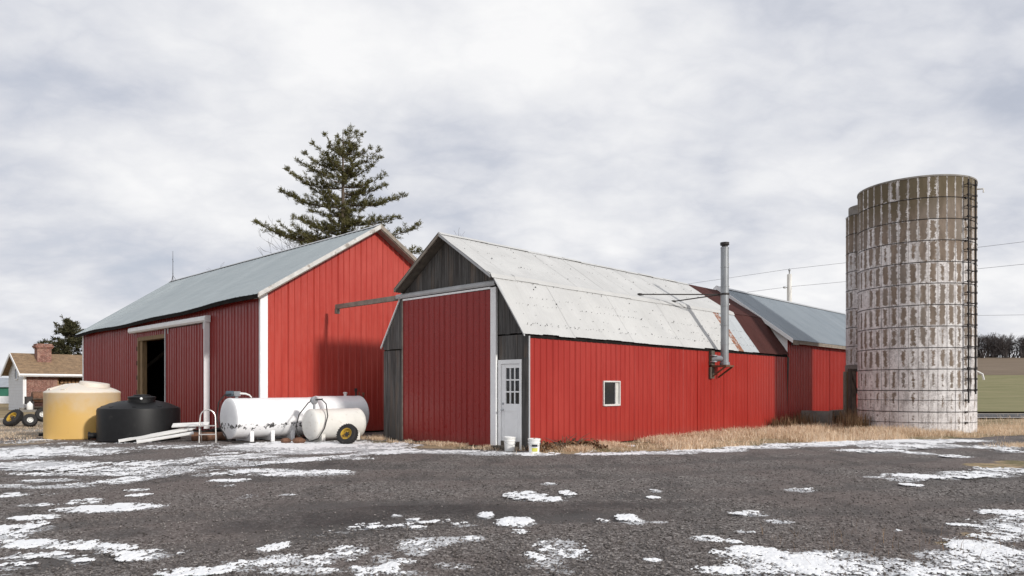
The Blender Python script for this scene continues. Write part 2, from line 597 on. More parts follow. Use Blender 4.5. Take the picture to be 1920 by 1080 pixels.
def mat_yellow_tank():
    m, g, b = new_mat('yellow_poly')
    p = pos(g)
    z = g.n('ShaderNodeSeparateXYZ', {0: p}).outputs[2]
    n = g.noise(p, 2.2, 6.0, 0.6)
    n2 = g.noise(g.mapping(p, scale=(1, 1, .5)), 6.0, 6.0, 0.6)
    f = g.maprange(g.math('ADD', z, g.math('MULTIPLY', g.math('SUBTRACT', n, 0.5), 1.3)), 0.6, 1.45)
    c = g.mix(f, (0.66, 0.42, 0.13), (0.64, 0.49, 0.31))
    c = g.mix(g.maprange(g.math('ADD', z, g.math('MULTIPLY', n2, 0.06)), 1.42, 1.47), c, (0.70, 0.64, 0.56))
    c = g.mix(g.math('MULTIPLY', g.maprange(n2, 0.6, 0.75), 0.3), c, (0.38, 0.26, 0.13))
    g.put(b.inputs['Base Color'], c)
    b.inputs['Roughness'].default_value = 0.5
    b.inputs['Subsurface Weight'].default_value = 0.15
    b.inputs['Subsurface Radius'].default_value = (0.06, 0.04, 0.02)
    bump(g, b, n2, 0.15, 0.01)
    return m


def mat_brick():
    m, g, b = new_mat('brick_wall')
    tco = g.n('ShaderNodeTexCoord').outputs['Object']
    s = g.n('ShaderNodeSeparateXYZ', {0: tco})
    v = g.n('ShaderNodeCombineXYZ', {0: g.math('ADD', s.outputs[0], s.outputs[1]), 1: s.outputs[2], 2: 0.0}).outputs[0]
    bt = g.n('ShaderNodeTexBrick', {'Vector': v, 'Color1': (0.30, 0.12, 0.085, 1), 'Color2': (0.20, 0.075, 0.055, 1),
                                    'Mortar': (0.36, 0.30, 0.26, 1), 'Scale': 1.0, 'Mortar Size': 0.008,
                                    'Brick Width': 0.21, 'Row Height': 0.075})
    n = g.noise(tco, 3.0, 6.0, 0.6)
    n2 = g.noise(tco, 9.0, 5.0, 0.7)
    c = g.mix(g.maprange(n2, 0.42, 0.62, 0.0, 0.8), bt.outputs[0], (0.13, 0.06, 0.048))
    c = g.mix(g.maprange(n, 0.5, 0.7, 0.0, 0.7), c, (0.40, 0.26, 0.20))
    g.put(b.inputs['Base Color'], c)
    b.inputs['Roughness'].default_value = 0.9
    return m


def mat_shingle():
    m, g, b = new_mat('brown_shingle')
    tco = g.n('ShaderNodeTexCoord').outputs['Object']
    bt = g.n('ShaderNodeTexBrick', {'Vector': tco, 'Color1': (0.24, 0.165, 0.10, 1), 'Color2': (0.16, 0.105, 0.065, 1),
                                    'Mortar': (0.09, 0.06, 0.04, 1), 'Scale': 1.0, 'Mortar Size': 0.006,
                                    'Brick Width': 0.30, 'Row Height': 0.14})
    n = g.noise(tco, 4.0, 8.0, 0.7)
    c = g.mix(g.maprange(n, 0.35, 0.7, 0.0, 0.8), bt.outputs[0], (0.33, 0.22, 0.125))
    g.put(b.inputs['Base Color'], c)
    b.inputs['Roughness'].default_value = 0.95
    return m


def mat_gravel():
    m, g, b = new_mat('gravel')
    p = pos(g)
    v1 = g.n('ShaderNodeTexVoronoi', {'Vector': p, 'Scale': 38.0, 'Randomness': 1.0})
    v2 = g.n('ShaderNodeTexVoronoi', {'Vector': p, 'Scale': 105.0, 'Randomness': 1.0})
    r1 = g.n('ShaderNodeSeparateColor', {0: v1.outputs['Color']}).outputs[0]
    r2 = g.n('ShaderNodeSeparateColor', {0: v2.outputs['Color']}).outputs[1]
    f = g.math('ADD', g.math('MULTIPLY', r1, 0.62), g.math('MULTIPLY', r2, 0.38))
    c = g.ramp(f, [(0.08, (0.030, 0.026, 0.024)), (0.38, (0.105, 0.092, 0.086)), (0.66, (0.200, 0.180, 0.169)), (0.92, (0.44, 0.41, 0.39))])
    big = g.noise(p, 0.32, 6.0, 0.6, 0.3)
    mid = g.noise(g.mapping(p, scale=(1, .45, 1), rot=(0, 0, R(24))), 1.4, 6.0, 0.62, 0.4)
    c = g.mix(g.maprange(big, 0.42, 0.62, 0.0, 0.6), c, (0.165, 0.133, 0.122))
    c = g.mix(g.maprange(mid, 0.50, 0.68, 0.0, 0.55), c, (0.062, 0.057, 0.056))
    damp = g.n('ShaderNodeAttribute', attribute_name='damp').outputs['Fac']
    dn = g.math('MULTIPLY', damp, g.maprange(mid, 0.30, 0.55, 0.55, 1.0))
    c = g.mix(g.math('MULTIPLY', dn, 0.78), c, (0.024, 0.022, 0.021))
    trk = g.n('ShaderNodeAttribute', attribute_name='track').outputs['Fac']
    c = g.mix(g.math('MULTIPLY', trk, g.maprange(mid, 0.3, 0.6, 0.2, 0.6)), c, (0.105, 0.097, 0.093))
    # matted dead turf and leaf litter where the gravel gives out
    turf = g.n('ShaderNodeAttribute', attribute_name='turf').outputs['Fac']
    tn = g.noise(p, 9.0, 8.0, 0.7)
    tn2 = g.noise(p, 1.1, 5.0, 0.6)
    tcol = g.ramp(tn, [(0.3, (0.20, 0.15, 0.09)), (0.5, (0.38, 0.285, 0.175)), (0.7, (0.56, 0.43, 0.28))])
    tcol = g.mix(g.maprange(tn2, 0.46, 0.62, 0.0, 0.75), tcol, (0.115, 0.115, 0.05))
    tf = g.maprange(g.math('ADD', turf, g.math('MULTIPLY', g.math('SUBTRACT', tn, 0.5), 0.9)), 0.38, 0.62)
    c = g.mix(tf, c, tcol)
    # trodden snow ground into the stones: pale dusting with ragged shape
    dust = g.n('ShaderNodeAttribute', attribute_name='dust').outputs['Fac']
    sn = g.noise(p, 16.0, 9.0, 0.75)
    df = g.maprange(g.math('ADD', dust, g.math('MULTIPLY', g.math('SUBTRACT', sn, 0.5), 2.0)), 0.42, 0.72, 0.0, 0.9)
    c = g.mix(df, c, (0.70, 0.71, 0.73))
    g.put(b.inputs['Base Color'], c)
    g.put(b.inputs['Roughness'], g.math('SUBTRACT', 0.92, g.math('MULTIPLY', dn, 0.25)))
    b.inputs['Specular IOR Level'].default_value = 0.25
    hh = g.math('ADD', g.math('SUBTRACT', 1.0, v1.outputs['Distance']), g.math('MULTIPLY', r1, 0.8))
    hh = g.math('ADD', hh, g.math('MULTIPLY', r2, 0.35))
    bump(g, b, hh, 0.85, 0.012)
    return m


def mat_snow():
    m, g, b = new_mat('snow')
    p = pos(g)
    n = g.noise(p, 26.0, 7.0, 0.65)
    n2 = g.noise(p, 2.3, 5.0, 0.6)
    c = g.ramp(n2, [(0.3, (0.80, 0.81, 0.83)), (0.65, (0.88, 0.885, 0.89))])
    dp = g.n('ShaderNodeAttribute', attribute_name='depth').outputs['Fac']
    fine = g.noise(p, 48.0, 6.0, 0.7)
    thin = g.maprange(g.math('ADD', dp, g.math('MULTIPLY', g.math('SUBTRACT', fine, 0.5), 0.7)), 0.02, 0.20, 0.75, 0.0)
    c = g.mix(thin, c, (0.22, 0.205, 0.195))
    c = g.mix(g.maprange(n, 0.64, 0.74, 0.0, 0.7), c, (0.26, 0.245, 0.235))
    g.put(b.inputs['Base Color'], c)
    b.inputs['Roughness'].default_value = 0.75
    b.inputs['Specular IOR Level'].default_value = 0.25
    bump(g, b, n, 0.45, 0.008)
    return m


def mat_island(name, stops, rough=0.8, trans=0.0):
    """foliage, straw, twigs, stones: each separate piece its own tone"""
    m, g, b = new_mat(name)
    r = g.n('ShaderNodeNewGeometry').outputs['Random Per Island']
    p = pos(g)
    n = g.noise(p, 0.9, 4.0, 0.6)
    f = g.math('ADD', g.math('MULTIPLY', r, 0.65), g.math('MULTIPLY', n, 0.35))
    c = g.ramp(f, stops)
    g.put(b.inputs['Base Color'], c)
    b.inputs['Roughness'].default_value = rough
    b.inputs['Specular IOR Level'].default_value = 0.2
    if trans:
        b.inputs['Transmission Weight'].default_value = 0.0
        out = [x for x in m.node_tree.nodes if x.type == 'OUTPUT_MATERIAL'][0]
        tr = g.n('ShaderNodeBsdfTranslucent', {0: c})
        mx = g.n('ShaderNodeMixShader', {0: trans, 1: b.outputs[0], 2: tr.outputs[0]})
        g.put(out.inputs[0], mx.outputs[0])
    return m


def mat_field(name, a, bcol, c3, scale, stretch):
    m, g, b = new_mat(name)
    p = pos(g)
    n = g.noise(g.mapping(p, scale=stretch), scale, 7.0, 0.62)
    n2 = g.noise(p, 1.2, 6.0, 0.7)
    f = g.math('ADD', g.math('MULTIPLY', n, 0.7), g.math('MULTIPLY', n2, 0.3))
    g.put(b.inputs['Base Color'], g.ramp(f, [(0.32, a), (0.5, bcol), (0.68, c3)]))
    b.inputs['Roughness'].default_value = 0.95
    b.inputs['Specular IOR Level'].default_value = 0.1
    return m


mat_roof_white(); mat_roof_rust(); mat_boards(); mat_stave(); mat_brick(); mat_shingle()
mat_roof_galv('roof_galv', (0.285, 0.325, 0.345), (0.36, 0.40, 0.415))
mat_roof_galv('roof_pale_blue', (0.42, 0.45, 0.47), (0.52, 0.55, 0.57))
mat_roof_galv('roof_slate_blue', (0.20, 0.235, 0.265), (0.27, 0.305, 0.335))
mat_tank_white('tank_white', (0.87, 0.87, 0.88)); mat_tank_white('tank_cream', (0.76, 0.745, 0.70), False)
mat_yellow_tank(); mat_gravel(); mat_snow()
mat_island('straw', [(0.12, (0.42, 0.28, 0.16)), (0.35, (0.72, 0.54, 0.37)), (0.65, (0.85, 0.70, 0.53)), (1.0, (0.88, 0.79, 0.66))], 0.8, 0.3)
mat_island('weed', [(0.15, (0.09, 0.058, 0.034)), (0.5, (0.20, 0.125, 0.07)), (1.0, (0.36, 0.24, 0.14))], 0.85)
mat_island('pine_needles', [(0.1, (0.050, 0.050, 0.018)), (0.45, (0.125, 0.118, 0.042)), (0.8, (0.215, 0.195, 0.085)), (1.0, (0.29, 0.25, 0.13))], 0.65, 0.4)
mat_island('spruce_needles', [(0.1, (0.022, 0.024, 0.012)), (0.5, (0.058, 0.058, 0.028)), (1.0, (0.12, 0.105, 0.055))], 0.7, 0.15)
mat_island('leaf_litter', [(0.1, (0.07, 0.036, 0.02)), (0.5, (0.15, 0.08, 0.042)), (1.0, (0.26, 0.155, 0.085))], 0.85)
mat_island('pebble', [(0.15, (0.05, 0.045, 0.042)), (0.45, (0.125, 0.110, 0.103)), (0.7, (0.20, 0.180, 0.170)), (0.95, (0.36, 0.335, 0.32))], 0.85)
mat_field('field_grass', (0.16, 0.16, 0.075), (0.225, 0.21, 0.11), (0.30, 0.26, 0.15), 0.12, (1, 2.5, 1))
mat_field('field_stubble', (0.15, 0.115, 0.085), (0.195, 0.15, 0.11), (0.24, 0.19, 0.14), 0.2, (.3, 1.6, 1))
mat_field('rough_grass', (0.16, 0.13, 0.07), (0.27, 0.21, 0.125), (0.42, 0.33, 0.21), 0.7, (1, 1, 1))

M = MATS

# barns share one orientation: local x runs back-right along the sunny walls, local y back-left along the shaded fronts
TH = math.atan2(0.721, 0.693)
DX = Vector((math.cos(TH), math.sin(TH), 0))
DY = Vector((-math.sin(TH), math.cos(TH), 0))
A = Vector((0.407, 17.44, 0))       # near corner of the gambrel barn
C = Vector((-7.78, 21.97, 0))       # near corner of the big red barn


def inA(x, y, z=0.0):
    return A + DX * x + DY * y + Vector((0, 0, z))


def inC(x, y, z=0.0):
    return C + DX * x + DY * y + Vector((0, 0, z))


# ------------------------------------------------------------------ terrain
def hill(x, y):
    r = np.sqrt(x * x + y * y)
    az = np.degrees(np.arctan2(x, np.maximum(y, 1e-3)))
    k = sstep(12, 27, az) * np.where(y > 0, 1.0, 0.0)
    e = np.clip((y - 60) / 240.0, 0, 1.6)
    return k * 14.4 * np.where(e < 1, e ** 1.7, 1 + 0.6 * (e - 1))


# big ground sheet to the horizon
rad = np.concatenate([[0.01], np.geomspace(6, 46, 12), np.linspace(50, 360, 60), np.geomspace(400, 4500, 14)])
naz = 260
azs = np.linspace(0, 2 * np.pi, naz, endpoint=False)
Rg, Ag = np.meshgrid(rad, azs, indexing='ij')
gx = Rg * np.sin(Ag); gy = Rg * np.cos(Ag)
gzv = hill(gx, gy) - 0.10 * (1 - sstep(43, 52, Rg))
idx = np.arange(len(rad) * naz).reshape(len(rad), naz)
nx = np.roll(idx, -1, axis=1)
fc = np.stack([idx[:-1], idx[1:], nx[1:], nx[:-1]], axis=-1).reshape(-1)
terrain = kind(obj('ground', np_mesh('ground', np.stack([gx, gy, gzv], -1).reshape(-1, 3), fc, 4, M['rough_grass'], True), None), 'structure')

# ---- snow lie: patches given on the level yard, shared by snow sheet and dusting
patches = [  # photo u, v, half-width px, half-height px, weight
    (45, 850, 95, 13, .95), (150, 846, 90, 9, .7), (60, 872, 120, 8, .95), (215, 880, 100, 6, .8), (300, 868, 70, 6, .75),
    (390, 862, 60, 5, .7), (90, 900, 60, 3, .9), (200, 888, 150, 4, .85), (300, 884, 90, 4, .8), (110, 912, 70, 4, .9), (15, 909, 40, 3, .8),
    (330, 877, 70, 4, .8), (430, 868, 70, 4, .85), (470, 857, 60, 4, .8), (410, 850, 40, 4, .5),
    (520, 836, 90, 9, 1.0), (610, 837, 100, 9, 1.05), (690, 838, 80, 8, .95), (580, 848, 90, 5, .9), (720, 848, 60, 5, .8),
    (560, 862, 70, 4, .8), (640, 860, 60, 3, .7), (770, 847, 60, 4, .8), (840, 848, 70, 4, .9), (920, 851, 60, 4, .85), (1000, 852, 50, 3, .8),
    (440, 842, 60, 6, .55), (330, 836, 80, 5, .55), (240, 833, 60, 4, .4), (60, 828, 60, 5, .5), (30, 842, 50, 6, .7), (150, 832, 50, 3, .5),
    (500, 885, 80, 5, .85), (590, 888, 70, 5, .85), (540, 892, 90, 3, .7), (430, 903, 34, 3, .9), (425, 912, 22, 2, .6), (395, 890, 40, 3, .7),
    (260, 920, 22, 3, .85), (262, 929, 20, 3, .9), (165, 938, 35, 3, .8), (65, 947, 40, 3, .7), (20, 930, 25, 3, .8), (40, 925, 30, 2, .6), (90, 927, 20, 2, .6),
    (190, 957, 75, 6, 1.0), (250, 951, 60, 5, .95), (65, 972, 40, 5, .9), (160, 944, 40, 3, .7), (85, 985, 20, 2, .7), (465, 932, 22, 5, .55), (540, 929, 18, 2, .8),
    (15, 1000, 55, 18, 1.0), (60, 1022, 60, 8, .95), (150, 1026, 90, 6, .95), (215, 1030, 40, 5, .9), (275, 1044, 42, 9, .95), (330, 1037, 25, 5, .6),
    (40, 1045, 35, 7, .8), (90, 1042, 40, 5, .75), (155, 1053, 22, 4, .9), (20, 1062, 40, 5, .9), (130, 1045, 30, 3, .8), (10, 1075, 30, 3, .6),
    (510, 1027, 26, 10, .9), (525, 1050, 40, 9, .95), (480, 1060, 60, 8, .85), (590, 1055, 40, 10, .85), (660, 1032, 35, 7, .8), (650, 1048, 30, 6, .6),
    (560, 1072, 90, 8, .9), (400, 1072, 90, 6, .9), (360, 1078, 60, 5, .8), (700, 1068, 50, 8, .95), (740, 1052, 40, 6, .8), (800, 1018, 55, 10, .95),
    (850, 1012, 50, 6, .85), (890, 1010, 22, 6, .9), (780, 1030, 45, 6, .8), (715, 1045, 22, 9, .7), (840, 1060, 40, 8, .65), (870, 1062, 25, 6, .7), (760, 1075, 50, 6, .7),
    (1045, 1020, 45, 10, .75), (1060, 1038, 38, 10, .8), (1030, 1055, 35, 12, .75), (1090, 1045, 20, 8, .6), (990, 1040, 20, 6, .55), (1050, 1072, 40, 8, .6),
    (968, 980, 36, 8, 1.05), (975, 998, 20, 4, .7), (1185, 975, 26, 9, 1.0), (985, 930, 34, 7, .9), (1030, 938, 36, 4, .8), (1065, 926, 14, 5, .8), (1135, 977, 16, 3, .8),
    (1235, 979, 22, 2.5, .85), (910, 966, 16, 5, 1.0), (745, 968, 12, 2.5, .9), (775, 974, 14, 3, .85), (785, 990, 18, 3, .9), (870, 983, 26, 4, .7), (690, 985, 22, 4, .6),
    (1405, 963, 34, 4, 1.05), (1460, 978, 24, 3.5, 1.0), (1398, 998, 22, 2.5, .9), (1328, 1012, 34, 6, .95), (1370, 1018, 22, 3, .7), (1500, 917, 30, 3, 1.05),
    (1030, 908, 16, 2.5, .9), (1230, 921, 12, 2.5, .8), (1225, 934, 12, 2, .7), (1225, 1053, 16, 4, .9), (1685, 995, 10, 2, .7), (1655, 1010, 12, 2, .5),
    (1430, 1045, 75, 16, 1.05), (1500, 1060, 110, 22, 1.1), (1590, 1068, 120, 16, 1.1), (1700, 1068, 130, 18, 1.05), (1560, 1040, 70, 8, .9), (1400, 1072, 80, 10, 1.0),
    (1650, 1052, 70, 7, .85), (1780, 1045, 60, 14, .95), (1850, 1030, 60, 20, .95), (1900, 1055, 60, 25, 1.0), (1820, 1068, 80, 14, .95), (1890, 995, 50, 14, .75), (1880, 1010, 50, 8, .7),
    (1880, 960, 50, 6, .9), (1905, 972, 40, 6, .8), (1810, 984, 28, 3, .8), (1850, 987, 40, 4, .7), (1950, 1000, 60, 30, .9),
    (1740, 893, 80, 4, .9), (1830, 888, 70, 5, .95), (1900, 882, 60, 6, 1.0), (1690, 899, 40, 3, .85), (1640, 896, 24, 2, .8), (1710, 910, 20, 3, .6),
    (1640, 846, 70, 3, .85), (1720, 850, 28, 3, .9), (1795, 856, 28, 2.5, .95), (1680, 838, 70, 4, .75), (1760, 836, 70, 4, .85), (1850, 838, 80, 4, .7), (1900, 846, 40, 3, .6),
    (1140, 851, 60, 3, .85), (1240, 849, 70, 3, .9), (1330, 845, 70, 3, .95), (1420, 840, 70, 3, 1.0), (1510, 835, 70, 3.5, 1.05), (1600, 831, 80, 4, 1.05), (1700, 828, 80, 4, 1.0), (1790, 826, 70, 3, .95),
    (1140, 836, 40, 3, .85), (1100, 846, 20, 2, .6),
]
for chain, rv, wt in ((((0, 912), (90, 911), (175, 906), (270, 894)), 2.6, .85), (((225, 906), (300, 893), (340, 881), (370, 872), (420, 862), (480, 853), (560, 845), (700, 838)), 2.6, .95),
                      (((430, 876), (560, 866), (700, 850), (790, 842)), 2.2, .85), (((330, 1080), (420, 1070), (490, 1061), (560, 1055), (650, 1041), (690, 1034)), 6, .9),
                      (((690, 1078), (760, 1052), (800, 1022), (860, 1012), (905, 1008)), 6, .95), (((0, 1003), (60, 1018), (150, 1022), (235, 1040), (320, 1030)), 6, .9),
                      (((600, 1000), (680, 990), (760, 985), (850, 975)), 2.5, .6), (((990, 1062), (1030, 1030), (1075, 1012)), 6, .75)):
    for (ua, va), (ub, vb) in zip(chain[:-1], chain[1:]):
        n_ = max(2, int((ub - ua) / 22))
        for i_ in range(n_):
            t_ = i_ / n_
            patches.append((ua + (ub - ua) * t_ + random.uniform(-6, 6), va + (vb - va) * t_ + random.uniform(-.3, .3) * rv, 24, rv * random.uniform(.7, 1.2), wt * random.uniform(.8, 1.08)))
PW = []
for (u, v, ru, rv, wt) in patches:
    x, y = gp(u, v)
    PW.append((x, y, ru * y / FPX * 1.12, max(rv * y * y / (FPX * H) * 1.15, 0.06), wt))


def snow_field(x, y, rs_, as_):
    """largest patch weight at each point of a polar grid with radii rs_ and azimuths as_"""
    best = np.zeros_like(x)
    for (cx, cy, rx, ry, wt) in PW:
        k_ = 1.30
        cr_ = [math.hypot(cx + i * rx * k_, cy + j * ry * k_) for i in (-1, 0, 1) for j in (-1, 0, 1)]
        ca_ = [math.atan2(cx + i * rx * k_, cy + j * ry * k_) for i in (-1, 0, 1) for j in (-1, 0, 1)]
        i0, i1 = np.searchsorted(rs_, [min(cr_), max(cr_)])
        j0, j1 = np.searchsorted(as_, [min(ca_), max(ca_)])
        if i1 <= i0 or j1 <= j0:
            continue
        xx = x[i0:i1, j0:j1]; yy = y[i0:i1, j0:j1]
        q = ((xx - cx) / rx) ** 2 + ((yy - cy) / ry) ** 2
        best[i0:i1, j0:j1] = np.maximum(best[i0:i1, j0:j1], wt * np.clip(1.22 - 0.78 * q, 0, 1))
    return best


def yard_z(x, y):
    return 0.05 * (fbm(x * 0.22 + 3, y * 0.22, 3, 0.5, 2) - 0.5) + 0.02 * (fbm(x * 1.3, y * 1.3, 3, 0.5, 3) - 0.5)


def grass_edge(x):
    """front edge of the dry grass verge along the sunny wall, y as a function of x"""
    return np.interp(x, [0.6, 1.86, 4.39, 7.75, 10.28, 14.08, 17.0, 24, 40], [16.9, 17.0, 17.7, 19.6, 20.7, 21.9, 23.5, 27.5, 34.0])


# ---- yard sheet, dense near the camera
NA, NR = 760, 330
az = np.linspace(R(-56), R(56), NA)
rr = np.geomspace(3.2, 49, NR)
Rg, Ag = np.meshgrid(rr, az, indexing='ij')
X = Rg * np.sin(Ag); Y = Rg * np.cos(Ag)
sf = snow_field(X, Y, rr, az)
Zy = yard_z(X, Y)
near = np.clip(14 / Rg, 0.2, 1.0)
Z = Zy + 0.012 * near * (fbm(X * 9, Y * 9, 3, 0.6, 4) - 0.5) + 0.010 * near * (vnoise(X * 34, Y * 34, 6) - 0.5)
Z = Z - 0.35 * sstep(45.5, 49, Rg)


def blob(u, v, ru, rv):
    x, y = gp(u, v)
    return ((X - x) / (ru * y / FPX)) ** 2 + ((Y - y) / (rv * y * y / (FPX * H))) ** 2


DAMP = [(520, 985, 150, 20, .9), (640, 972, 190, 22, 1.0), (800, 955, 230, 20, 1.0), (1000, 965, 260, 16, 1.0), (1180, 948, 180, 10, .8), (430, 996, 80, 9, .7),
        (620, 948, 150, 10, .7), (1745, 996, 40, 7, .9), (240, 1000, 80, 12, .55), (640, 872, 120, 6, .6), (930, 952, 180, 10, .9), (1560, 860, 200, 5, .3), (60, 1050, 120, 16, .5)]
damp = np.zeros_like(X)
for (u, v, ru, rv, wt) in DAMP:
    damp = np.maximum(damp, wt * np.clip(1.15 - blob(u, v, ru, rv), 0, 1))
turf = np.zeros_like(X)
turf = np.maximum(turf, sstep(-0.25, 0.35, Y - grass_edge(X) + 0.5 * (fbm(X * 1.5, Y * 1.5, 3, .5, 1) - 0.5)) * sstep(0.35, 1.0, X))
turf = np.maximum(turf, 0.55 * sstep(24.6, 27.5, Y + 0.03 * X) * (X < -8))
turf = np.maximum(turf, sstep(21.3, 22.6, Y) * (X < -12.6) * 0.5)
for (u, v, ru, rv, wt) in [(1860, 873, 60, 6, .9), (1930, 870, 60, 8, 1.), (1830, 1003, 50, 8, .55), (1790, 1020, 60, 8, .6), (1640, 1020, 50, 6, .3), (850, 838, 160, 6, .6), (710, 830, 60, 5, .6), (1050, 848, 70, 5, .65), (40, 832, 70, 8, .5)]:
    turf = np.maximum(turf, wt * np.clip(1.2 - blob(u, v, ru, rv), 0, 1))
track = np.zeros_like(X)
for pts_ in (((20, 24.2), (14, 20.2), (8, 16.6), (2, 14.2), (-4, 13.8), (-10, 15.6), (-16, 19.0)), ((20, 22.4), (14, 18.5), (8, 14.9), (2, 12.5), (-4, 12.0), (-10, 13.8), (-17, 17.4)),
             ((-9, 5), (-6, 7.5), (-2, 9.6), (4, 10.6), (10, 13), (18, 19.5)), ((-6.5, 4), (-4.5, 6), (-1.2, 8.1), (4.4, 9.1), (10.6, 11.4), (19, 18))):
    tt = np.linspace(0, len(pts_) - 1, 120)
    cx = np.interp(tt, range(len(pts_)), [p[0] for p in pts_]); cy = np.interp(tt, range(len(pts_)), [p[1] for p in pts_])
    d2 = np.full_like(X, 1e9)
    for a_, b_ in zip(cx, cy):
        np.minimum(d2, (X - a_) ** 2 + (Y - b_) ** 2, out=d2)
    track = np.maximum(track, 1 - sstep(0.16, 0.42, np.sqrt(d2) + 0.25 * (fbm(X * .8, Y * .8, 3, .5, 6) - .5)))
Z = Z - 0.022 * track
dust = np.clip(sf * 0.84, 0, 1) + 0.10 * sstep(0.55, 0.75, fbm(X * 0.35, Y * 0.35, 4, .5, 5)) + 0.40 * (X < -8) * sstep(21, 23, Y)
dust = dust * (1 - 0.6 * turf * (X > 0))
idx = np.arange(NR * NA).reshape(NR, NA)
fc = np.stack([idx[:-1, :-1], idx[:-1, 1:], idx[1:, 1:], idx[1:, :-1]], -1).reshape(-1)
V3 = np.stack([X, Y, Z], -1).reshape(-1, 3)
yard = kind(obj('gravel_yard', np_mesh('gravel_yard', V3, fc, 4, M['gravel'], True,
                                       {'damp': damp.ravel(), 'turf': turf.ravel(), 'dust': dust.ravel(), 'track': track.ravel()}), None), 'structure')

# ---- thin snow lying on the yard: only where it lies, with its own thickness
SA, SR = 1700, 760
az = np.linspace(R(-46), R(46), SA)
rr = np.geomspace(4.6, 26, SR)
Rg, Ag = np.meshgrid(rr, az, indexing='ij')
X = Rg * np.sin(Ag); Y = Rg * np.cos(Ag)
sf = snow_field(X, Y, rr, az)
ca, sa_ = math.cos(0.5), math.sin(0.5)
XN = X * ca - Y * sa_; YN = X * sa_ + Y * ca
nz = 1.9 * (fbm(XN * 1.6, YN * 1.1, 4, 0.6, 1) - 0.5) + 2.3 * (fbm(X * 11.0, Y * 8.0, 4, 0.78, 3) - 0.5) + 0.55 * (vnoise(X * 58, Y * 40, 5) - 0.5)
k = sf + nz - 0.66
on = (k > 0) & (sf > 0.16)
cnt = on[:-1, :-1].astype(int) + on[1:, :-1] + on[:-1, 1:] + on[1:, 1:]
cell = cnt >= 3
Zs = yard_z(X, Y) + 0.004 + 0.012 * np.clip(k * 1.2, 0, 1) ** 0.8 * (0.7 + 0.6 * fbm(X * 4, Y * 4, 3, .5, 6)) + 0.006 * (fbm(X * 20, Y * 20, 2, .5, 2) - 0.5)
idx = np.arange(SR * SA).reshape(SR, SA)
q = np.stack([idx[:-1, :-1], idx[:-1, 1:], idx[1:, 1:], idx[1:, :-1]], -1)[cell].reshape(-1)
used, inv = np.unique(q, return_inverse=True)
V3 = np.stack([X, Y, Zs], -1).reshape(-1, 3)[used]
snow = kind(tag(obj('snow_cover', np_mesh('snow_cover', V3, inv, 4, M['snow'], True, {'depth': np.clip(k, 0, 1).ravel()[used]}), None),
                'thin patchy white snow lying over the dark gravel yard', 'snow'), 'stuff')

# ---- loose stones on the near gravel
NP = 62000
pr = 4.6 + 12.0 * RNG.random(NP) ** 1.7
pa = R(-44) + R(88) * RNG.random(NP)
px = pr * np.sin(pa); py = pr * np.cos(pa)
wet = np.zeros(NP)
for (u, v, ru, rv, wt) in DAMP:
    x_, y_ = gp(u, v)
    wet = np.maximum(wet, np.clip(1.2 - ((px - x_) / (ru * y_ / FPX)) ** 2 - ((py - y_) / (rv * y_ * y_ / (FPX * H))) ** 2, 0, 1))
ok = RNG.random(NP) > wet * 0.95
px, py, pr = px[ok], py[ok], pr[ok]
NP = len(px)
ps = (0.006 + 0.012 * RNG.random(NP) ** 2.0)
base = np.array([(1, 0, 0), (0.2, 0.9, 0.1), (-.9, .3, 0), (-.3, -.95, .05), (0.1, 0, .8), (0, .1, -.6)])
rot = RNG.random(NP) * 6.283
cr, sr = np.cos(rot), np.sin(rot)
bx = base[None, :, 0] * ps[:, None] * (0.8 + 0.6 * RNG.random((NP, 1))); by = base[None, :, 1] * ps[:, None]; bz = base[None, :, 2] * ps[:, None] * 0.8
vx = px[:, None] + bx * cr[:, None] - by * sr[:, None]
vy = py[:, None] + bx * sr[:, None] + by * cr[:, None]
vz = yard_z(px, py)[:, None] + 0.006 + bz
fb = np.array([(0, 1, 4), (1, 2, 4), (2, 3, 4), (3, 0, 4), (1, 0, 5), (2, 1, 5), (3, 2, 5), (0, 3, 5)])
ff = (fb[None] + (np.arange(NP) * 6)[:, None, None]).reshape(-1)
kind(tag(obj('loose_gravel', np_mesh('loose_gravel', np.stack([vx, vy, vz], -1).reshape(-1, 3), ff, 3, M['pebble']), None),
         'loose grey stones scattered over the near gravel', 'gravel'), 'stuff')


# ---- distant road and fields on the right
def strip(name, mat, x0, x1, y0, y1, nxs, nys, dz, knd='structure', slope=0.0):
    xs = np.linspace(x0, x1, nxs); ys = np.linspace(y0, y1, nys)
    Xs, Ys = np.meshgrid(xs, ys, indexing='ij')
    Ys = Ys + slope * (Xs - x0)
    Zs_ = hill(Xs, Ys) + dz
    ii = np.arange(nxs * nys).reshape(nxs, nys)
    f_ = np.stack([ii[:-1, :-1], ii[1:, :-1], ii[1:, 1:], ii[:-1, 1:]], -1).reshape(-1)
    return kind(obj(name, np_mesh(name, np.stack([Xs, Ys, Zs_], -1).reshape(-1, 3), f_, 4, mat, True), None), knd)


strip('road', M['asphalt'], 19, 260, 36.6, 40.4, 60, 3, 0.09)
strip('road_verge', M['snow'], 19, 260, 40.4, 41.5, 60, 2, 0.07)
strip('road_verge', M['snow'], 19, 260, 35.7, 36.6, 60, 2, 0.07)
strip('field', M['field_grass'], 15, 420, 44, 188, 60, 60, 0.10)
strip('field', M['field_stubble'], 15, 420, 188, 345, 60, 40, 0.14)

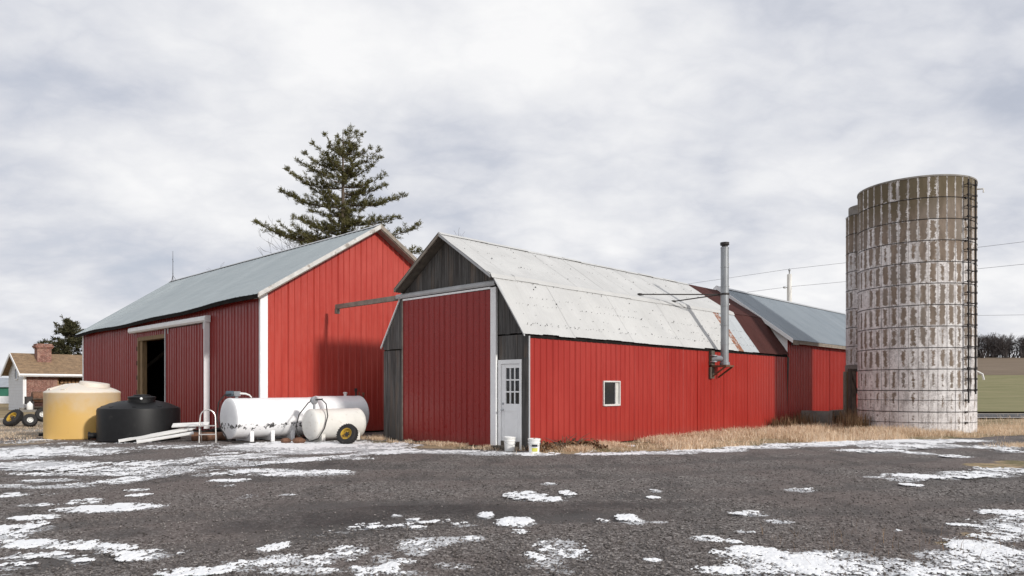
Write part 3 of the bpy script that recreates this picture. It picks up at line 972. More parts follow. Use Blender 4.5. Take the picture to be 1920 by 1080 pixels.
# ------------------------------------------------------------------ sheet-metal helpers
def rib_profile(l0, l1, pitch, phase, h, wb=0.032, wt=0.016):
    pts = [(l0, 0.0)]
    k = math.ceil((l0 - phase) / pitch - 0.5)
    x = phase + k * pitch
    while x < l1 + pitch:
        for dx, dd in ((-wb, 0), (-wt, h), (wt, h), (wb, 0)):
            if l0 + 1e-4 < x + dx < l1 - 1e-4:
                pts.append((x + dx, dd))
        x += pitch
    pts.append((l1, 0.0))
    return pts


def sheet(name, parent, mat, fmap, l0, l1, zb, zt, pitch=0.229, phase=0.0, h=0.02, cuts=(), lift=0.0):
    """one ribbed sheet; zb and zt are functions of position along the wall"""
    pr_ = rib_profile(l0, l1, pitch, phase, h)
    for c_ in cuts:
        if l0 + 1e-3 < c_ < l1 - 1e-3 and not any(abs(c_ - p[0]) < 1e-3 for p in pr_):
            # height of profile at the cut
            d = 0.0
            for (a, b_) in zip(pr_[:-1], pr_[1:]):
                if a[0] <= c_ <= b_[0]:
                    d = a[1] + (b_[1] - a[1]) * (c_ - a[0]) / max(1e-6, b_[0] - a[0])
            pr_.append((c_, d))
    pr_.sort()
    mb = MB()
    for (l, d) in pr_:
        mb.v.append(tuple(fmap(l, d + lift, zb(l))))
        mb.v.append(tuple(fmap(l, d + lift, zt(l))))
    for i in range(len(pr_) - 1):
        mb.f.append((2 * i, 2 * i + 2, 2 * i + 3, 2 * i + 1))
    return obj(name, mb, mat, parent)


def wall_sheets(parent, mat, fmap, l0, l1, zb, zt, width=0.914, openings=(), cuts=(), name='wall_sheet', pitch=0.229, h=0.02):
    """row of sheets with rectangular openings (a, b, z0, z1) left out"""
    edges = [l0]
    while edges[-1] + width < l1 - 0.05:
        edges.append(edges[-1] + width)
    edges.append(l1)
    for i in range(len(edges) - 1):
        a, b_ = edges[i], edges[i + 1]
        segs = sorted({a, b_, *[o[0] for o in openings if a < o[0] < b_], *[o[1] for o in openings if a < o[1] < b_]})
        lift = 0.003 * (i % 2) + random.uniform(0, 0.0015)
        for s0, s1 in zip(segs[:-1], segs[1:]):
            mid = 0.5 * (s0 + s1)
            op = [o for o in openings if o[0] <= mid <= o[1]]
            if not op:
                sheet(name, parent, mat, fmap, s0, s1, zb, zt, pitch, l0, h, cuts, lift)
            else:
                o = op[0]
                if o[2] > zb(mid) + 0.02:
                    sheet(name, parent, mat, fmap, s0, s1, zb, lambda l, z=o[2]: z, pitch, l0, h, cuts, lift)
                if o[3] < zt(mid) - 0.02:
                    sheet(name, parent, mat, fmap, s0, s1, lambda l, z=o[3]: z, zt, pitch, l0, h, cuts, lift)


def prism(mb, prof, y0, y1):
    """extrude a closed (x, z) profile between two local y values"""
    n = len(prof)
    vs = [(x, y0, z) for x, z in prof] + [(x, y1, z) for x, z in prof]
    fs = [tuple(range(n)), tuple(range(2 * n - 1, n - 1, -1))] + [(i, i + n, (i + 1) % n + n, (i + 1) % n) for i in range(n)]
    return mb.add(vs, fs)


# ================================================================== BIG RED BARN (left)
big = thing('red_barn', 'long red metal barn with blue grey roof, open sliding door and white corner trim', 'barn', C, TH)
BW, BL = 8.48, 18.25
RX, RZ = BW / 2, 7.27            # ridge
EX = -0.25                        # eave overhang
_slope = (RZ - 4.45) / (RX - EX)


def eave_z(y):
    return 4.45 - 0.25 * (y / BL) + 0.03 * math.sin(y * 0.9) - 0.04 * math.exp(-((y - 9) / 3.0) ** 2)


def roof_b(x, y):
    t = (x - EX) / (RX - EX) if x <= RX else (2 * RX - x - EX) / (RX - EX)
    return eave_z(y) + (RZ - eave_z(y)) * t


# gable facing the sun
fg = lambda l, d, z: (l, -d, z)
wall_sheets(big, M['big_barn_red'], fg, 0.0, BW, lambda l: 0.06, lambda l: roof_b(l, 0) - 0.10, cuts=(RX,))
# long shaded front with the doorway
ff_ = lambda l, d, z: (-d, l, z)
DOOR0, DOOR1, DTOP = 7.45, 10.75, 3.66
wall_sheets(big, M['big_barn_red_shade'], ff_, 0.0, BL, lambda l: 0.06, lambda l: roof_b(0, l) - 0.09, openings=((DOOR0, DOOR1, 0, DTOP),))
# plain far sides
mb = MB()
mb.add([(BW, 0, 0.05), (BW, BL, 0.05), (BW, BL, roof_b(0, BL) - .1), (BW, 0, roof_b(0, 0) - .1)], [(0, 1, 2, 3)])
mb.add([(0, BL, 0.05), (BW, BL, 0.05), (BW, BL, roof_b(0, BL) - .1), (RX, BL, RZ - .1), (0, BL, roof_b(0, BL) - .1)], [(0, 1, 2, 3, 4)])
obj('back_wall', mb, M['big_barn_red'], big)
obj('floor', MB().box(0.05, BW - .05, 0.05, BL - .05, -0.05, 0.07), M['interior_dark'], big)
# inner lining seen through the door, posts, brace
mb = MB()
mb.add([(BW - .12, .1, .07), (BW - .12, BL - .1, .07), (BW - .12, BL - .1, 3.9), (BW - .12, .1, 3.9)], [(0, 1, 2, 3)])
mb.add([(.1, BL - .12, .07), (BW - .1, BL - .12, .07), (BW - .1, BL - .12, 3.9), (.1, BL - .12, 3.9)], [(0, 1, 2, 3)])
obj('lining', mb, M['interior_dark'], big)
mb = MB()
for y in (4.0, 8.0, 12.0, 16.0):
    mb.box(3.9, 4.1, y - .1, y + .1, 0.07, 6.9)
mb.bar((4.0, 12.0, 2.2), (4.0, 10.2, 4.0), 0.12)
mb.bar((0.4, 11.6, 2.3), (2.6, 11.6, 4.2), 0.12)
obj('posts', mb, M['timber_dark'], big)
# doorway jambs and header
obj('door_jamb', MB().box(-0.035, 0.30, DOOR1 - 0.11, DOOR1 - 0.004, 0.05, DTOP - 0.02).box(0.02, 0.20, DOOR1 - .42, DOOR1 - .114, 0.05, DTOP - .03), M['jamb_wood'], big)
obj('door_header', MB().box(-0.03, 0.22, DOOR0 - .2, DOOR1 - .12, DTOP - 0.16, DTOP - 0.003), M['jamb_wood'], big)
mb = MB()
for z in (.7, 1.3, 1.9, 2.5, 3.1):
    mb.box(-0.05, -0.01, DOOR1 - 0.004, DOOR1 + .05, z, z + .18)
obj('jamb_block', mb, M['wet_wood'], big)
# sliding door hung outside the wall
sdoor = obj('sliding_door', MB().box(-0.075, -0.045, 3.72, 7.50, 0.17, 3.80), M['wet_wood'], big)
wall_sheets(sdoor, M['big_barn_red_shade'], lambda l, d, z: (-d - 0.082, l, z), 3.72, 7.50, lambda l: 0.16, lambda l: 3.80, name='door_sheet')
obj('door_edge', MB().box(-0.23, -0.04, 3.665, 3.715, 0.16, 3.83), M['white_trim'], sdoor)
obj('door_edge', MB().box(-0.115, -0.04, 7.505, 7.57, 0.16, 3.81), M['grey_trim'], sdoor)
for y in (4.0, 7.2):
    obj('hanger', MB().box(-0.13, -0.115, y - .03, y + .03, 3.62, 3.86), M['grey_trim'], sdoor)
mb = MB()
mb.add([], [])
prof = [(-0.03, 3.84), (-0.19, 3.84), (-0.235, 3.90), (-0.235, 4.00), (-0.20, 4.05), (-0.03, 4.07)]
prism(mb, prof, 3.62, 11.25)
obj('door_track_cover', mb, M['white_trim'], big)
# corner boards
obj('corner_trim', MB().box(-0.052, -0.028, -0.028, 0.05, 0.04, 4.47).box(-0.055, 0.19, -0.055, -0.03, 0.04, 4.50), M['white_trim'], big)
obj('corner_trim', MB().box(-0.045, 0.05, BL - .10, BL + .04, 0.04, 4.15), M['white_trim'], big)
# roof: deck, then sheets
mb = MB()
ys = np.linspace(-0.32, BL + 0.3, 24)
for side in (0, 1):
    for a, b_ in zip(ys[:-1], ys[1:]):
        if side == 0:
            p = [(EX + .02, a), (RX, a), (RX, b_), (EX + .02, b_)]
        else:
            p = [(RX, a), (2 * RX - EX - .02, a), (2 * RX - EX - .02, b_), (RX, b_)]
        lo = [(x, y, roof_b(x, min(max(y, 0), BL)) - 0.085) for x, y in p]
        hi = [(x, y, z + 0.065) for x, y, z in lo]
        mb.hexa(lo + hi)
obj('roof_deck', mb, M['deck_wood'], big)
y0 = -0.36
wd = 0.914
i = 0
while y0 < BL + 0.25:
    y1 = min(y0 + wd, BL + 0.33)
    for side in (0, 1):
        prf = rib_profile(y0, y1, 0.305, -0.36, 0.016)
        mb = MB()
        lift = 0.004 * (i % 2)
        ns = 5
        for (l, d) in prf:
            for j in range(ns + 1):
                x = EX - 0.03 + (RX - EX + 0.03) * j / ns
                z = roof_b(x, min(max(l, 0), BL)) + d + lift + (0.0 if 0 < j < ns else -0.004 * random.random())
                mb.v.append((x if side == 0 else 2 * RX - x, l, z))
        m_ = ns + 1
        for a in range(len(prf) - 1):
            for j in range(ns):
                mb.f.append((a * m_ + j, a * m_ + j + 1, (a + 1) * m_ + j + 1, (a + 1) * m_ + j))
        obj('roof_sheet', mb, M['roof_galv'], big)
    y0 = y1
    i += 1
mb = MB()
for a, b_ in zip(np.linspace(-.37, BL + .34, 10)[:-1], np.linspace(-.37, BL + .34, 10)[1:]):
    zz_ = RZ + 0.035 + random.uniform(-.004, .004)
    mb.add([(RX - .16, a, zz_ - .10), (RX, a, zz_), (RX + .16, a, zz_ - .10), (RX - .16, b_ + .03, zz_ - .095), (RX, b_ + .03, zz_ + .005), (RX + .16, b_ + .03, zz_ - .095)],
           [(0, 1, 4, 3), (1, 2, 5, 4)])
obj('ridge_cap', mb, M['grey_trim'], big)
# rake boards: white fascia, wooden soffit
for sgn in (0, 1):
    def rx(x):
        return x if sgn == 0 else 2 * RX - x
    za, zb_ = roof_b(EX, 0), RZ
    mb = MB()
    mb.hexa([(rx(EX - .03), -0.375, za - .13), (rx(RX), -0.375, zb_ - .13), (rx(RX), -0.335, zb_ - .13), (rx(EX - .03), -0.335, za - .13),
             (rx(EX - .03), -0.375, za + .012), (rx(RX), -0.375, zb_ + .022), (rx(RX), -0.335, zb_ + .022), (rx(EX - .03), -0.335, za + .012)])
    obj('rake_board', mb, M['rake_grey'] if sgn == 0 else M['soffit_wood'], big)
    mb = MB()
    mb.hexa([(rx(EX), -0.333, za - .16), (rx(RX), -0.333, zb_ - .16), (rx(RX), -0.03, zb_ - .16), (rx(EX), -0.03, za - .16),
             (rx(EX), -0.333, za - .12), (rx(RX), -0.333, zb_ - .12), (rx(RX), -0.03, zb_ - .12), (rx(EX), -0.03, za - .12)])
    obj('soffit', mb, M['soffit_wood'], big)
mb = MB()
for a, b_ in zip(ys[:-1], ys[1:]):
    za, zb_ = eave_z(min(max(a, 0), BL)), eave_z(min(max(b_, 0), BL))
    mb.hexa([(EX - .012, a, za - .15), (EX + .018, a, za - .15), (EX + .018, b_, zb_ - .15), (EX - .012, b_, zb_ - .15),
             (EX - .012, a, za - .012), (EX + .018, a, za - .012), (EX + .018, b_, zb_ - .012), (EX - .012, b_, zb_ - .012)])
obj('eave_board', mb, M['eave_black'], big)

# lightning rod on the far end of the ridge
lr = inC(RX, BL + 0.1, RZ + .03)
rod = thing('lightning_rod', 'thin rusty lightning rod with crossbar on the far end of the barn ridge', 'lightning rod', lr, TH)
obj('spike', MB().tube([(0, 0, 0), (0, 0, 1.56)], [.018, .008], 6), M['dark_iron'], rod)
obj('crossbar', MB().tube([(-.09, -.2, 1.10), (.09, .2, 1.02)], .012, 6).lathe([(.0, -.03), (.035, 0), (.0, .03)], 8, (0, 0, .35), close=False), M['dark_iron'], rod)
obj('tripod', MB().tube([(-.15, -.2, -.12), (0, 0, .28)], .01, 5).tube([(.15, -.2, -.12), (0, 0, .28)], .01, 5).tube([(0, .2, -.05), (0, 0, .28)], .01, 5), M['dark_iron'], rod)

# ================================================================== GAMBREL BARN (near)
gb = thing('gambrel_barn', 'low gambrel barn with grey board front, red sliding door and pale metal roof', 'barn', A, TH)
GW, GL = 5.96, 15.4
PR = [(-0.10, 2.88), (0.98, 4.42), (2.98, 5.76), (4.98, 4.42), (6.06, 2.80)]


def gam(y):
    return float(np.interp(y, [p[0] for p in PR], [p[1] for p in PR]))


# sunny side wall
WN = (3.05, 3.81, 1.08, 1.74)
wall_sheets(gb, M['barn_red'], fg, 0.0, GL, lambda l: 0.03, lambda l: 2.80, openings=(WN,))
mb = MB()
mb.add([(0.02, GW, 0), (GL, GW, 0), (GL, GW, 2.8), (0.02, GW, 2.8)], [(0, 1, 2, 3)])
mb.add([(GL - .01, 0.02, 0), (GL - .01, GW, 0)] + [(GL - .01, p[0], p[1] - .12) for p in PR[::-1]], [tuple(range(7))])
obj('back_wall', mb, M['weathered_board'], gb)
obj('floor', MB().box(0.05, GL - .05, 0.05, GW - .05, -0.05, 0.05), M['interior_dark'], gb)
obj('corner_strip', MB().box(-0.03, 0.012, -0.045, -0.023, 0.02, 2.84), M['grey_trim'], gb)
# window
win = obj('window', MB().box(WN[0] - .02, WN[0] + .02, -.045, .05, WN[2] - .02, WN[3] + .02).box(WN[1] - .02, WN[1] + .02, -.045, .05, WN[2] - .02, WN[3] + .02)
          .box(WN[0] + .02, WN[1] - .02, -.045, .05, WN[3] - .02, WN[3] + .02).box(WN[0] + .02, WN[1] - .02, -.055, .05, WN[2] - .025, WN[2] + .025)
          .box(WN[1] - .195, WN[1] - .175, -.02, .04, WN[2] + .025, WN[3] - .02), M['window_vinyl'], gb)
obj('pane', MB().box(WN[0] + .02, WN[1] - .195, .012, .018, WN[2] + .025, WN[3] - .02), M['glass_dark'], win)
obj('pane', MB().box(WN[1] - .175, WN[1] - .02, .004, .010, WN[2] + .025, WN[3] - .02), M['curtain'], win)

# weathered board front
SEAML, SEAMR = 2.74, 2.95
y = 0.0
DY0, DY1, DZ = 1.20, 4.95, 4.16         # covered by the sliding door


def board(y0, y1, z0, za, zb_, x, th=0.022):
    g_ = 0.004 + random.uniform(0, .004)
    x += random.uniform(-.004, .004)
    mb = MB()
    a, b_ = y0 + g_ / 2, y1 - g_ / 2
    mb.hexa([(x - th, a, z0), (x, a, z0), (x, b_, z0), (x - th, b_, z0), (x - th, a, za), (x, a, za), (x, b_, zb_), (x - th, b_, zb_)])
    return obj('board', mb, M['weathered_board'], gb)


bds = []
while y < GW - 0.05:
    w_ = random.choice((0.15, 0.18, 0.2, 0.22, 0.25))
    w_ = min(w_, GW - y)
    if GW - (y + w_) < 0.08:
        w_ = GW - y
    bds.append((y, y + w_))
    y += w_
for (a, b_) in bds:
    m_ = 0.5 * (a + b_)
    ta, tb = gam(a) - 0.11, gam(b_) - 0.11
    if a < PR[2][0] < b_:
        ta = tb = min(ta, tb)
    # above the door: gable boards
    if ta > 4.06 and tb > 4.06 and DY0 - .8 < m_ < DY1 + .6:
        if DY0 < m_ < DY1:
            board(a, b_, 4.02 + random.uniform(-.02, .01), ta, tb, -0.012)
            continue
    if DY0 + .05 < m_ < DY1 - .1:
        continue
    seam = SEAMR if m_ < 3 else SEAML
    board(a, b_, seam - .03 + random.uniform(-.012, .012), ta, tb, -0.018)
    if 0.17 < m_ < 1.02:
        board(a, b_, 2.28, seam - .065, seam - .065, 0.0)
    else:
        board(a, b_, 0.0 + random.uniform(.0, .05), seam - .065, seam - .065, 0.0)
# boards framing the entry exactly
board(0.0, 0.175, 0.0, 2.30, 2.30, -0.026, 0.03)
obj('backing', MB().box(0.03, 0.05, 0.02, GW - .02, 0.0, 2.75).add([(0.05, p[0], p[1] - .14) for p in [(0.1, 3.1)] + PR[1:4] + [(5.86, 3.1)]], [(0, 1, 2, 3, 4)]), M['interior_dark'], gb)

# entry door with nine panes
E0, E1 = 0.255, 0.90       # door leaf in y
fr = obj('door_frame', MB().box(-.06, .03, 0.19, 0.25, 0.02, 2.27).box(-.06, .03, 0.905, 1.00, 0.02, 2.27).box(-.06, .03, 0.25, 0.905, 2.165, 2.27), M['white_trim'], gb)
PN0, PN1, PZ0, PZ1 = 0.285, 0.75, 1.16, 2.06
ed = MB()
ed.box(-.035, .005, E0, PN0, 0.22, 2.16).box(-.035, .005, PN1, E1, 0.22, 2.16).box(-.035, .005, PN0, PN1, 0.22, PZ0).box(-.035, .005, PN0, PN1, PZ1, 2.16)
pw = (PN1 - PN0) / 3
ph = (PZ1 - PZ0) / 3
for k in (1, 2):
    ed.box(-.038, .004, PN0 + k * pw - .016, PN0 + k * pw + .016, PZ0, PZ1)
    ed.box(-.0365, .004, PN0, PN1, PZ0 + k * ph - .017, PZ0 + k * ph + .017)
# raised panel moulding low on the leaf
ed.box(-.042, -.035, 0.33, 0.83, 0.30, 0.33).box(-.042, -.035, 0.33, 0.83, 0.97, 1.0).box(-.042, -.035, 0.33, 0.355, 0.33, 0.97).box(-.042, -.035, 0.805, 0.83, 0.33, 0.97)
entry = obj('entry_door', ed, M['white_trim'], gb)
pm = mesh_of('pane', MB().box(-.010, -.005, -pw / 2 + .014, pw / 2 - .014, -ph / 2 + .015, ph / 2 - .015), M['glass_dark'])
for a in range(3):
    for b_ in range(3):
        obj('pane', pm, None, entry, loc=(0, PN0 + (a + .5) * pw, PZ0 + (b_ + .5) * ph))
obj('knob', MB().lathe([(.0, 0), (.03, .005), (.012, .02), (.03, .05), (.026, .07), (.0, .075)], 12, (-.035, .845, 1.0), (-1, 0, 0), close=False), M['pump_grey'], entry, True)
obj('deadbolt', MB().lathe([(.0, 0), (.03, .003), (.028, .018), (.0, .02)], 12, (-.035, .845, 1.16), (-1, 0, 0), close=False), M['pump_grey'], entry, True)
obj('door_step', MB().box(-.30, -.065, 0.28, 1.02, -.05, .10).box(-.062, -.0, 0.25, .905, .0, .215), M['timber_dark'], gb)

# red sliding door on the front, white edge strip, track running past the corner
sd2 = obj('sliding_door', MB().box(-0.075, -0.05, 1.235, 4.90, 0.06, 4.13), M['wet_wood'], gb)
wall_sheets(sd2, M['door_red'], lambda l, d, z: (-d - 0.08, l, z), 1.235, 4.90, lambda l: 0.05, lambda l: 4.09 + 0.012 * (l - 1.2), name='door_sheet')
obj('door_edge', MB().box(-0.115, -0.05, 1.03, 1.225, 0.06, 4.14), M['white_trim'], sd2)
obj('door_edge', MB().box(-0.11, -0.05, 4.902, 4.945, 0.05, 4.15), M['soffit_wood'], sd2)
obj('door_edge', MB().box(-0.112, -0.05, 1.235, 4.90, 4.11, 4.16), M['white_trim'], sd2)
mb = MB()
prism_prof = [(-0.04, 4.20), (-0.13, 4.18), (-0.15, 4.22), (-0.15, 4.28), (-0.12, 4.315), (-0.04, 4.33)]
prism(mb, prism_prof, 1.05, 5.2)
obj('door_track', mb, M['grey_trim'], gb)
obj('door_track_beam', MB().box(-0.15, -0.035, 5.203, 8.46, 4.15, 4.29).box(-0.16, -0.03, 8.36, 8.47, 3.99, 4.148), M['soffit_wood'], gb)

# roof sheets of the gambrel
obj('roof_deck', (lambda mb: [mb.hexa([(-(.24, .31, .31, .02)[s], a[0], a[1] - .075), (GL - .03, a[0], a[1] - .075), (GL - .03, b_[0], b_[1] - .075), (-(.24, .31, .31, .02)[s], b_[0], b_[1] - .075),
                                       (-(.24, .31, .31, .02)[s], a[0], a[1] - .02), (GL - .03, a[0], a[1] - .02), (GL - .03, b_[0], b_[1] - .02), (-(.24, .31, .31, .02)[s], b_[0], b_[1] - .02)])
                              for s, (a, b_) in enumerate(zip([(0.02, 3.05), PR[1], PR[2], PR[3]], [PR[1], PR[2], PR[3], (5.94, 2.98)]))] and mb)(MB()), M['deck_wood'], gb)


def gam_sheets(seg, over, w_, mat_at, lifts=0.0, stops=(12.7,)):
    (ya, za), (yb, zb_) = seg
    n_ = Vector((0, -(zb_ - za), yb - ya)).normalized()
    if n_.z < 0:
        n_ = -n_
    x0 = -over
    i_ = 0
    while x0 < GL - 0.02:
        x1 = min(x0 + w_ * random.uniform(.93, 1.07), GL)
        if GL - x1 < 0.25:
            x1 = GL
        for stop in stops:
            if x0 < stop - .01 and x1 > stop - .12:
                x1 = stop
                break
        prf = rib_profile(x0 - .03, x1, 0.17, x0, 0.005, .03, .012)
        lift = lifts + 0.003 * (i_ % 2) + random.uniform(0, .0025)
        jag = random.uniform(-.02, .02)
        mb = MB()
        for (l, d) in prf:
            for j in range(5):
                t = j / 4
                yy = ya + (yb - ya) * t
                zz_ = za + (zb_ - za) * t
                # uneven lower edge, slight buckle
                if j == (0 if ya < 3 else 4):
                    sl = Vector((0, yb - ya, zb_ - za)).normalized() * (jag if ya < 3 else -jag)
                    yy += sl.y; zz_ += sl.z
                q_ = n_ * (d + lift + 0.008 * math.sin(l * 2.1 + j * 1.7) * (0 < j < 4))
                mb.v.append((l, yy + q_.y, zz_ + q_.z))
        for a in range(len(prf) - 1):
            for j in range(4):
                mb.f.append((a * 5 + j, a * 5 + j + 1, (a + 1) * 5 + j + 1, (a + 1) * 5 + j))
        obj('roof_sheet', mb, mat_at(0.5 * (x0 + x1)), gb)
        x0 = x1
        i_ += 1


def low_mat(x):
    if x > 12.68:
        return M['brown_sheet']
    if 11.0 < x < 11.42:
        return M['roof_rust']
    if x > 11.42:
        return M['roof_pale_blue']
    return M['roof_white']


gam_sheets((PR[0], PR[1]), 0.26, 0.68, low_mat, 0.0, (11.02, 11.42, 12.7))
gam_sheets((PR[1], PR[2]), 0.36, 0.72, lambda x: M['brown_sheet'] if x > 12.7 else M['roof_white'], 0.012)
gam_sheets((PR[2], PR[3]), 0.36, 0.72, lambda x: M['roof_white'], 0.012)
gam_sheets((PR[3], PR[4]), 0.03, 0.68, lambda x: M['roof_white'])
# ridge roll and break flashing
mb = MB()
xs_ = np.linspace(-.37, 12.7, 16)
for a, b_ in zip(xs_[:-1], xs_[1:]):
    z0_ = PR[2][1] + .045 + random.uniform(-.012, .012)
    mb.add([(a, 2.98 - .12, z0_ - .08), (a, 2.98, z0_), (a, 2.98 + .12, z0_ - .08), (b_ + .03, 2.98 - .12, z0_ - .075), (b_ + .03, 2.98, z0_ + .005), (b_ + .03, 2.98 + .12, z0_ - .075)],
           [(0, 1, 4, 3), (1, 2, 5, 4)])
obj('ridge_cap', mb, M['roof_white'], gb)
mb = MB()
for a, b_ in zip(xs_[:-1], xs_[1:]):
    e = random.uniform(-.01, .01)
    mb.add([(a, .98 - .075, 4.42 - .07 + e), (a, .98 - .02, 4.42 + .045 + e), (a, .98 + .12, 4.42 + .125 + e),
            (b_ + .02, .98 - .075, 4.42 - .066 + e), (b_ + .02, .98 - .02, 4.42 + .049 + e), (b_ + .02, .98 + .12, 4.42 + .129 + e)],
           [(0, 1, 4, 3), (1, 2, 5, 4)])
obj('break_flashing', mb, M['roof_white'], gb)
# rake boards on the front
for s, (a, b_) in enumerate(zip(PR[:-1], PR[1:])):
    ov = (.255, .355, .355, .05)[s]
    mb = MB()
    dz0 = (.06, .075, .075, .05)[s]
    mb.hexa([(-ov - .02, a[0], a[1] - dz0), (-ov + .02, a[0], a[1] - dz0), (-ov + .02, b_[0], b_[1] - dz0), (-ov - .02, b_[0], b_[1] - dz0),
             (-ov - .02, a[0], a[1] + .005), (-ov + .02, a[0], a[1] + .005), (-ov + .02, b_[0], b_[1] + .005), (-ov - .02, b_[0], b_[1] + .005)])
    obj('rake_board', mb, M['white_trim'] if s == 3 else (M['grey_trim'] if s < 2 else M['soffit_wood']), gb)
# nail heads, roof tar spots
mb = MB()


def on_slope(seg, x, t, off):
    (ya, za), (yb, zb_) = seg
    n_ = Vector((0, -(zb_ - za), yb - ya)).normalized()
    return Vector((x, ya + (yb - ya) * t, za + (zb_ - za) * t)) + n_ * off


def nail(seg, x, t, s, off=.03):
    c_ = on_slope(seg, x, t, off)
    t1 = (on_slope(seg, x, t + .01, off) - c_).normalized()
    a_ = random.uniform(.6, 1.5)
    mb.add([c_ + Vector((s * a_, 0, 0)), c_ + t1 * s, c_ - Vector((s * a_, 0, 0)), c_ - t1 * s], [(0, 1, 2, 3)])
    c2 = c_ - (on_slope(seg, x, t, off) - on_slope(seg, x, t, off - .03))
    mb.add([c_ + Vector((s * a_, 0, 0)), c_ + t1 * s, c_ - Vector((s * a_, 0, 0)), c_ - t1 * s, c2], [(0, 1, 4), (1, 2, 4), (2, 3, 4), (3, 0, 4)])


for seg, rows in (((PR[0], PR[1]), (.16, .19, .34, .52, .66, .93)), ((PR[1], PR[2]), (.06, .33, .62, .9))):
    for t in rows:
        x = -.1 + random.uniform(0, .2)
        heavy = random.random()
        while x < 12.6:
            if random.random() < (.85 if t in (.16, .52, .06) else .35):
                nail(seg, x, t + random.uniform(-.012, .012), random.choice((.006, .007, .009, .014)))
            x += random.choice((.09, .125, .18, .25))
for _ in range(22):
    nail((PR[0], PR[1]), random.uniform(0, 12), random.uniform(.1, .95), random.uniform(.010, .026))
for _ in range(18):
    nail((PR[1], PR[2]), random.uniform(0, 12), random.uniform(.1, .95), random.uniform(.012, .028), .042)
kind(obj('nail_heads', mb, M['dark_iron'], gb), 'stuff')
obj('eave_board', MB().box(.02, GL - .02, -.028, .03, 2.80, 2.93), M['eave_black'], gb)

# ================================================================== REAR BARN (behind the gambrel, same line)
rb = thing('rear_red_barn', 'red metal barn with slate blue gable roof joined behind the gambrel barn', 'barn', inA(GL, 0), TH)
LB = 15.0
REZ, RRZ, RRX = 3.50, 5.93, 2.98


def roof_r(y):
    t = (y + .28) / (RRX + .28) if y <= RRX else (2 * RRX - y + .28) / (RRX + .28)
    return REZ + (RRZ - REZ) * t


wall_sheets(rb, M['barn_red'], fg, 0.02, LB, lambda l: 0.03, lambda l: roof_r(0) - .1, pitch=0.17, h=0.028)
mb = MB()
mb.add([(LB, 0, 0), (LB, 5.96, 0), (LB, 5.96, roof_r(5.96) - .1), (LB, RRX, RRZ - .1), (LB, 0, roof_r(0) - .1)], [(0, 1, 2, 3, 4)])
mb.add([(0, 5.96, 0), (LB, 5.96, 0), (LB, 5.96, roof_r(5.96) - .1), (0, 5.96, roof_r(5.96) - .1)], [(0, 1, 2, 3)])
obj('back_wall', mb, M['barn_red'], rb)
mb = MB()
mb.add([(0.006, -.02, 2.6), (0.006, 5.98, 2.6), (0.006, 5.98, roof_r(5.96) - .1), (0.006, RRX, RRZ - .1), (0.006, -.02, roof_r(0) - .1)], [(0, 1, 2, 3, 4)])
obj('gable_wall', mb, M['white_trim'], rb)
mb = MB()
for (ya, yb) in ((-.28, RRX), (RRX, 2 * RRX + .28)):
    mb.hexa([(-.10, ya, roof_r(ya) - .085), (LB + .2, ya, roof_r(ya) - .085), (LB + .2, yb, roof_r(yb) - .085), (-.10, yb, roof_r(yb) - .085),
             (-.10, ya, roof_r(ya) - .02), (LB + .2, ya, roof_r(ya) - .02), (LB + .2, yb, roof_r(yb) - .02), (-.10, yb, roof_r(yb) - .02)])
obj('roof_deck', mb, M['soffit_wood'], rb)
x0 = -.14
i = 0
while x0 < LB + .2:
    x1 = min(x0 + .85, LB + .24)
    for side in (0, 1):
        mb = MB()
        prf = rib_profile(x0, x1, 0.28, -.14, 0.014)
        for (l, d) in prf:
            for j in range(4):
                y = -.30 + (RRX + .30) * j / 3
                mb.v.append((l, y if side == 0 else 2 * RRX - y, roof_r(y) + d + .004 * (i % 2)))
        for a in range(len(prf) - 1):
            for j in range(3):
                mb.f.append((a * 4 + j, a * 4 + j + 1, (a + 1) * 4 + j + 1, (a + 1) * 4 + j))
        obj('roof_sheet', mb, M['roof_slate_blue'], rb)
    x0 = x1
    i += 1
for side in (0, 1):
    f_ = (lambda y: y) if side == 0 else (lambda y: 2 * RRX - y)
    obj('rake_board', MB().hexa([(-.19, f_(-.31), REZ - .14), (-.145, f_(-.31), REZ - .14), (-.145, f_(RRX), RRZ - .13), (-.19, f_(RRX), RRZ - .13),
                                 (-.19, f_(-.31), REZ + .03), (-.145, f_(-.31), REZ + .03), (-.145, f_(RRX), RRZ + .035), (-.19, f_(RRX), RRZ + .035)]), M['white_trim'], rb)
obj('ridge_cap', MB().add([(-.2, RRX - .15, RRZ - .07), (-.2, RRX, RRZ + .04), (-.2, RRX + .15, RRZ - .07), (LB + .25, RRX - .15, RRZ - .07), (LB + .25, RRX, RRZ + .04), (LB + .25, RRX + .15, RRZ - .07)],
                          [(0, 1, 4, 3), (1, 2, 5, 4)]), M['grey_trim'], rb)
obj('eave_board', MB().box(.6, LB, -.27, -.235, 3.34, 3.46).box(.02, .55, -.27, -.235, 3.30, 3.45), M['soffit_wood'], rb)
obj('gutter_stub', MB().tube([(0.05, -.20, 3.33), (.4, -.20, 3.33)], .05, 8), M['dark_iron'], rb)

# old concrete feed bunk against that wall
bunk = thing('feed_bunk', 'low weathered concrete feed bunk against the rear red barn beside the silo', 'trough', inA(16.6, -1.35), TH)
obj('front_slab', MB().box(0, 5.6, 0, .13, -.05, .66), M['concrete'], bunk)
obj('end_slab', MB().box(0, .13, .133, 1.25, -.05, .63), M['concrete'], bunk)
obj('end_slab', MB().box(5.47, 5.6, .133, 1.25, -.05, .63), M['concrete'], bunk)
obj('bottom_slab', MB().box(.133, 5.467, .133, 1.25, -.05, .2), M['concrete'], bunk)
obj('rail', MB().box(0, 5.6, -.03, -.002, .38, .42), M['timber_dark'], bunk)

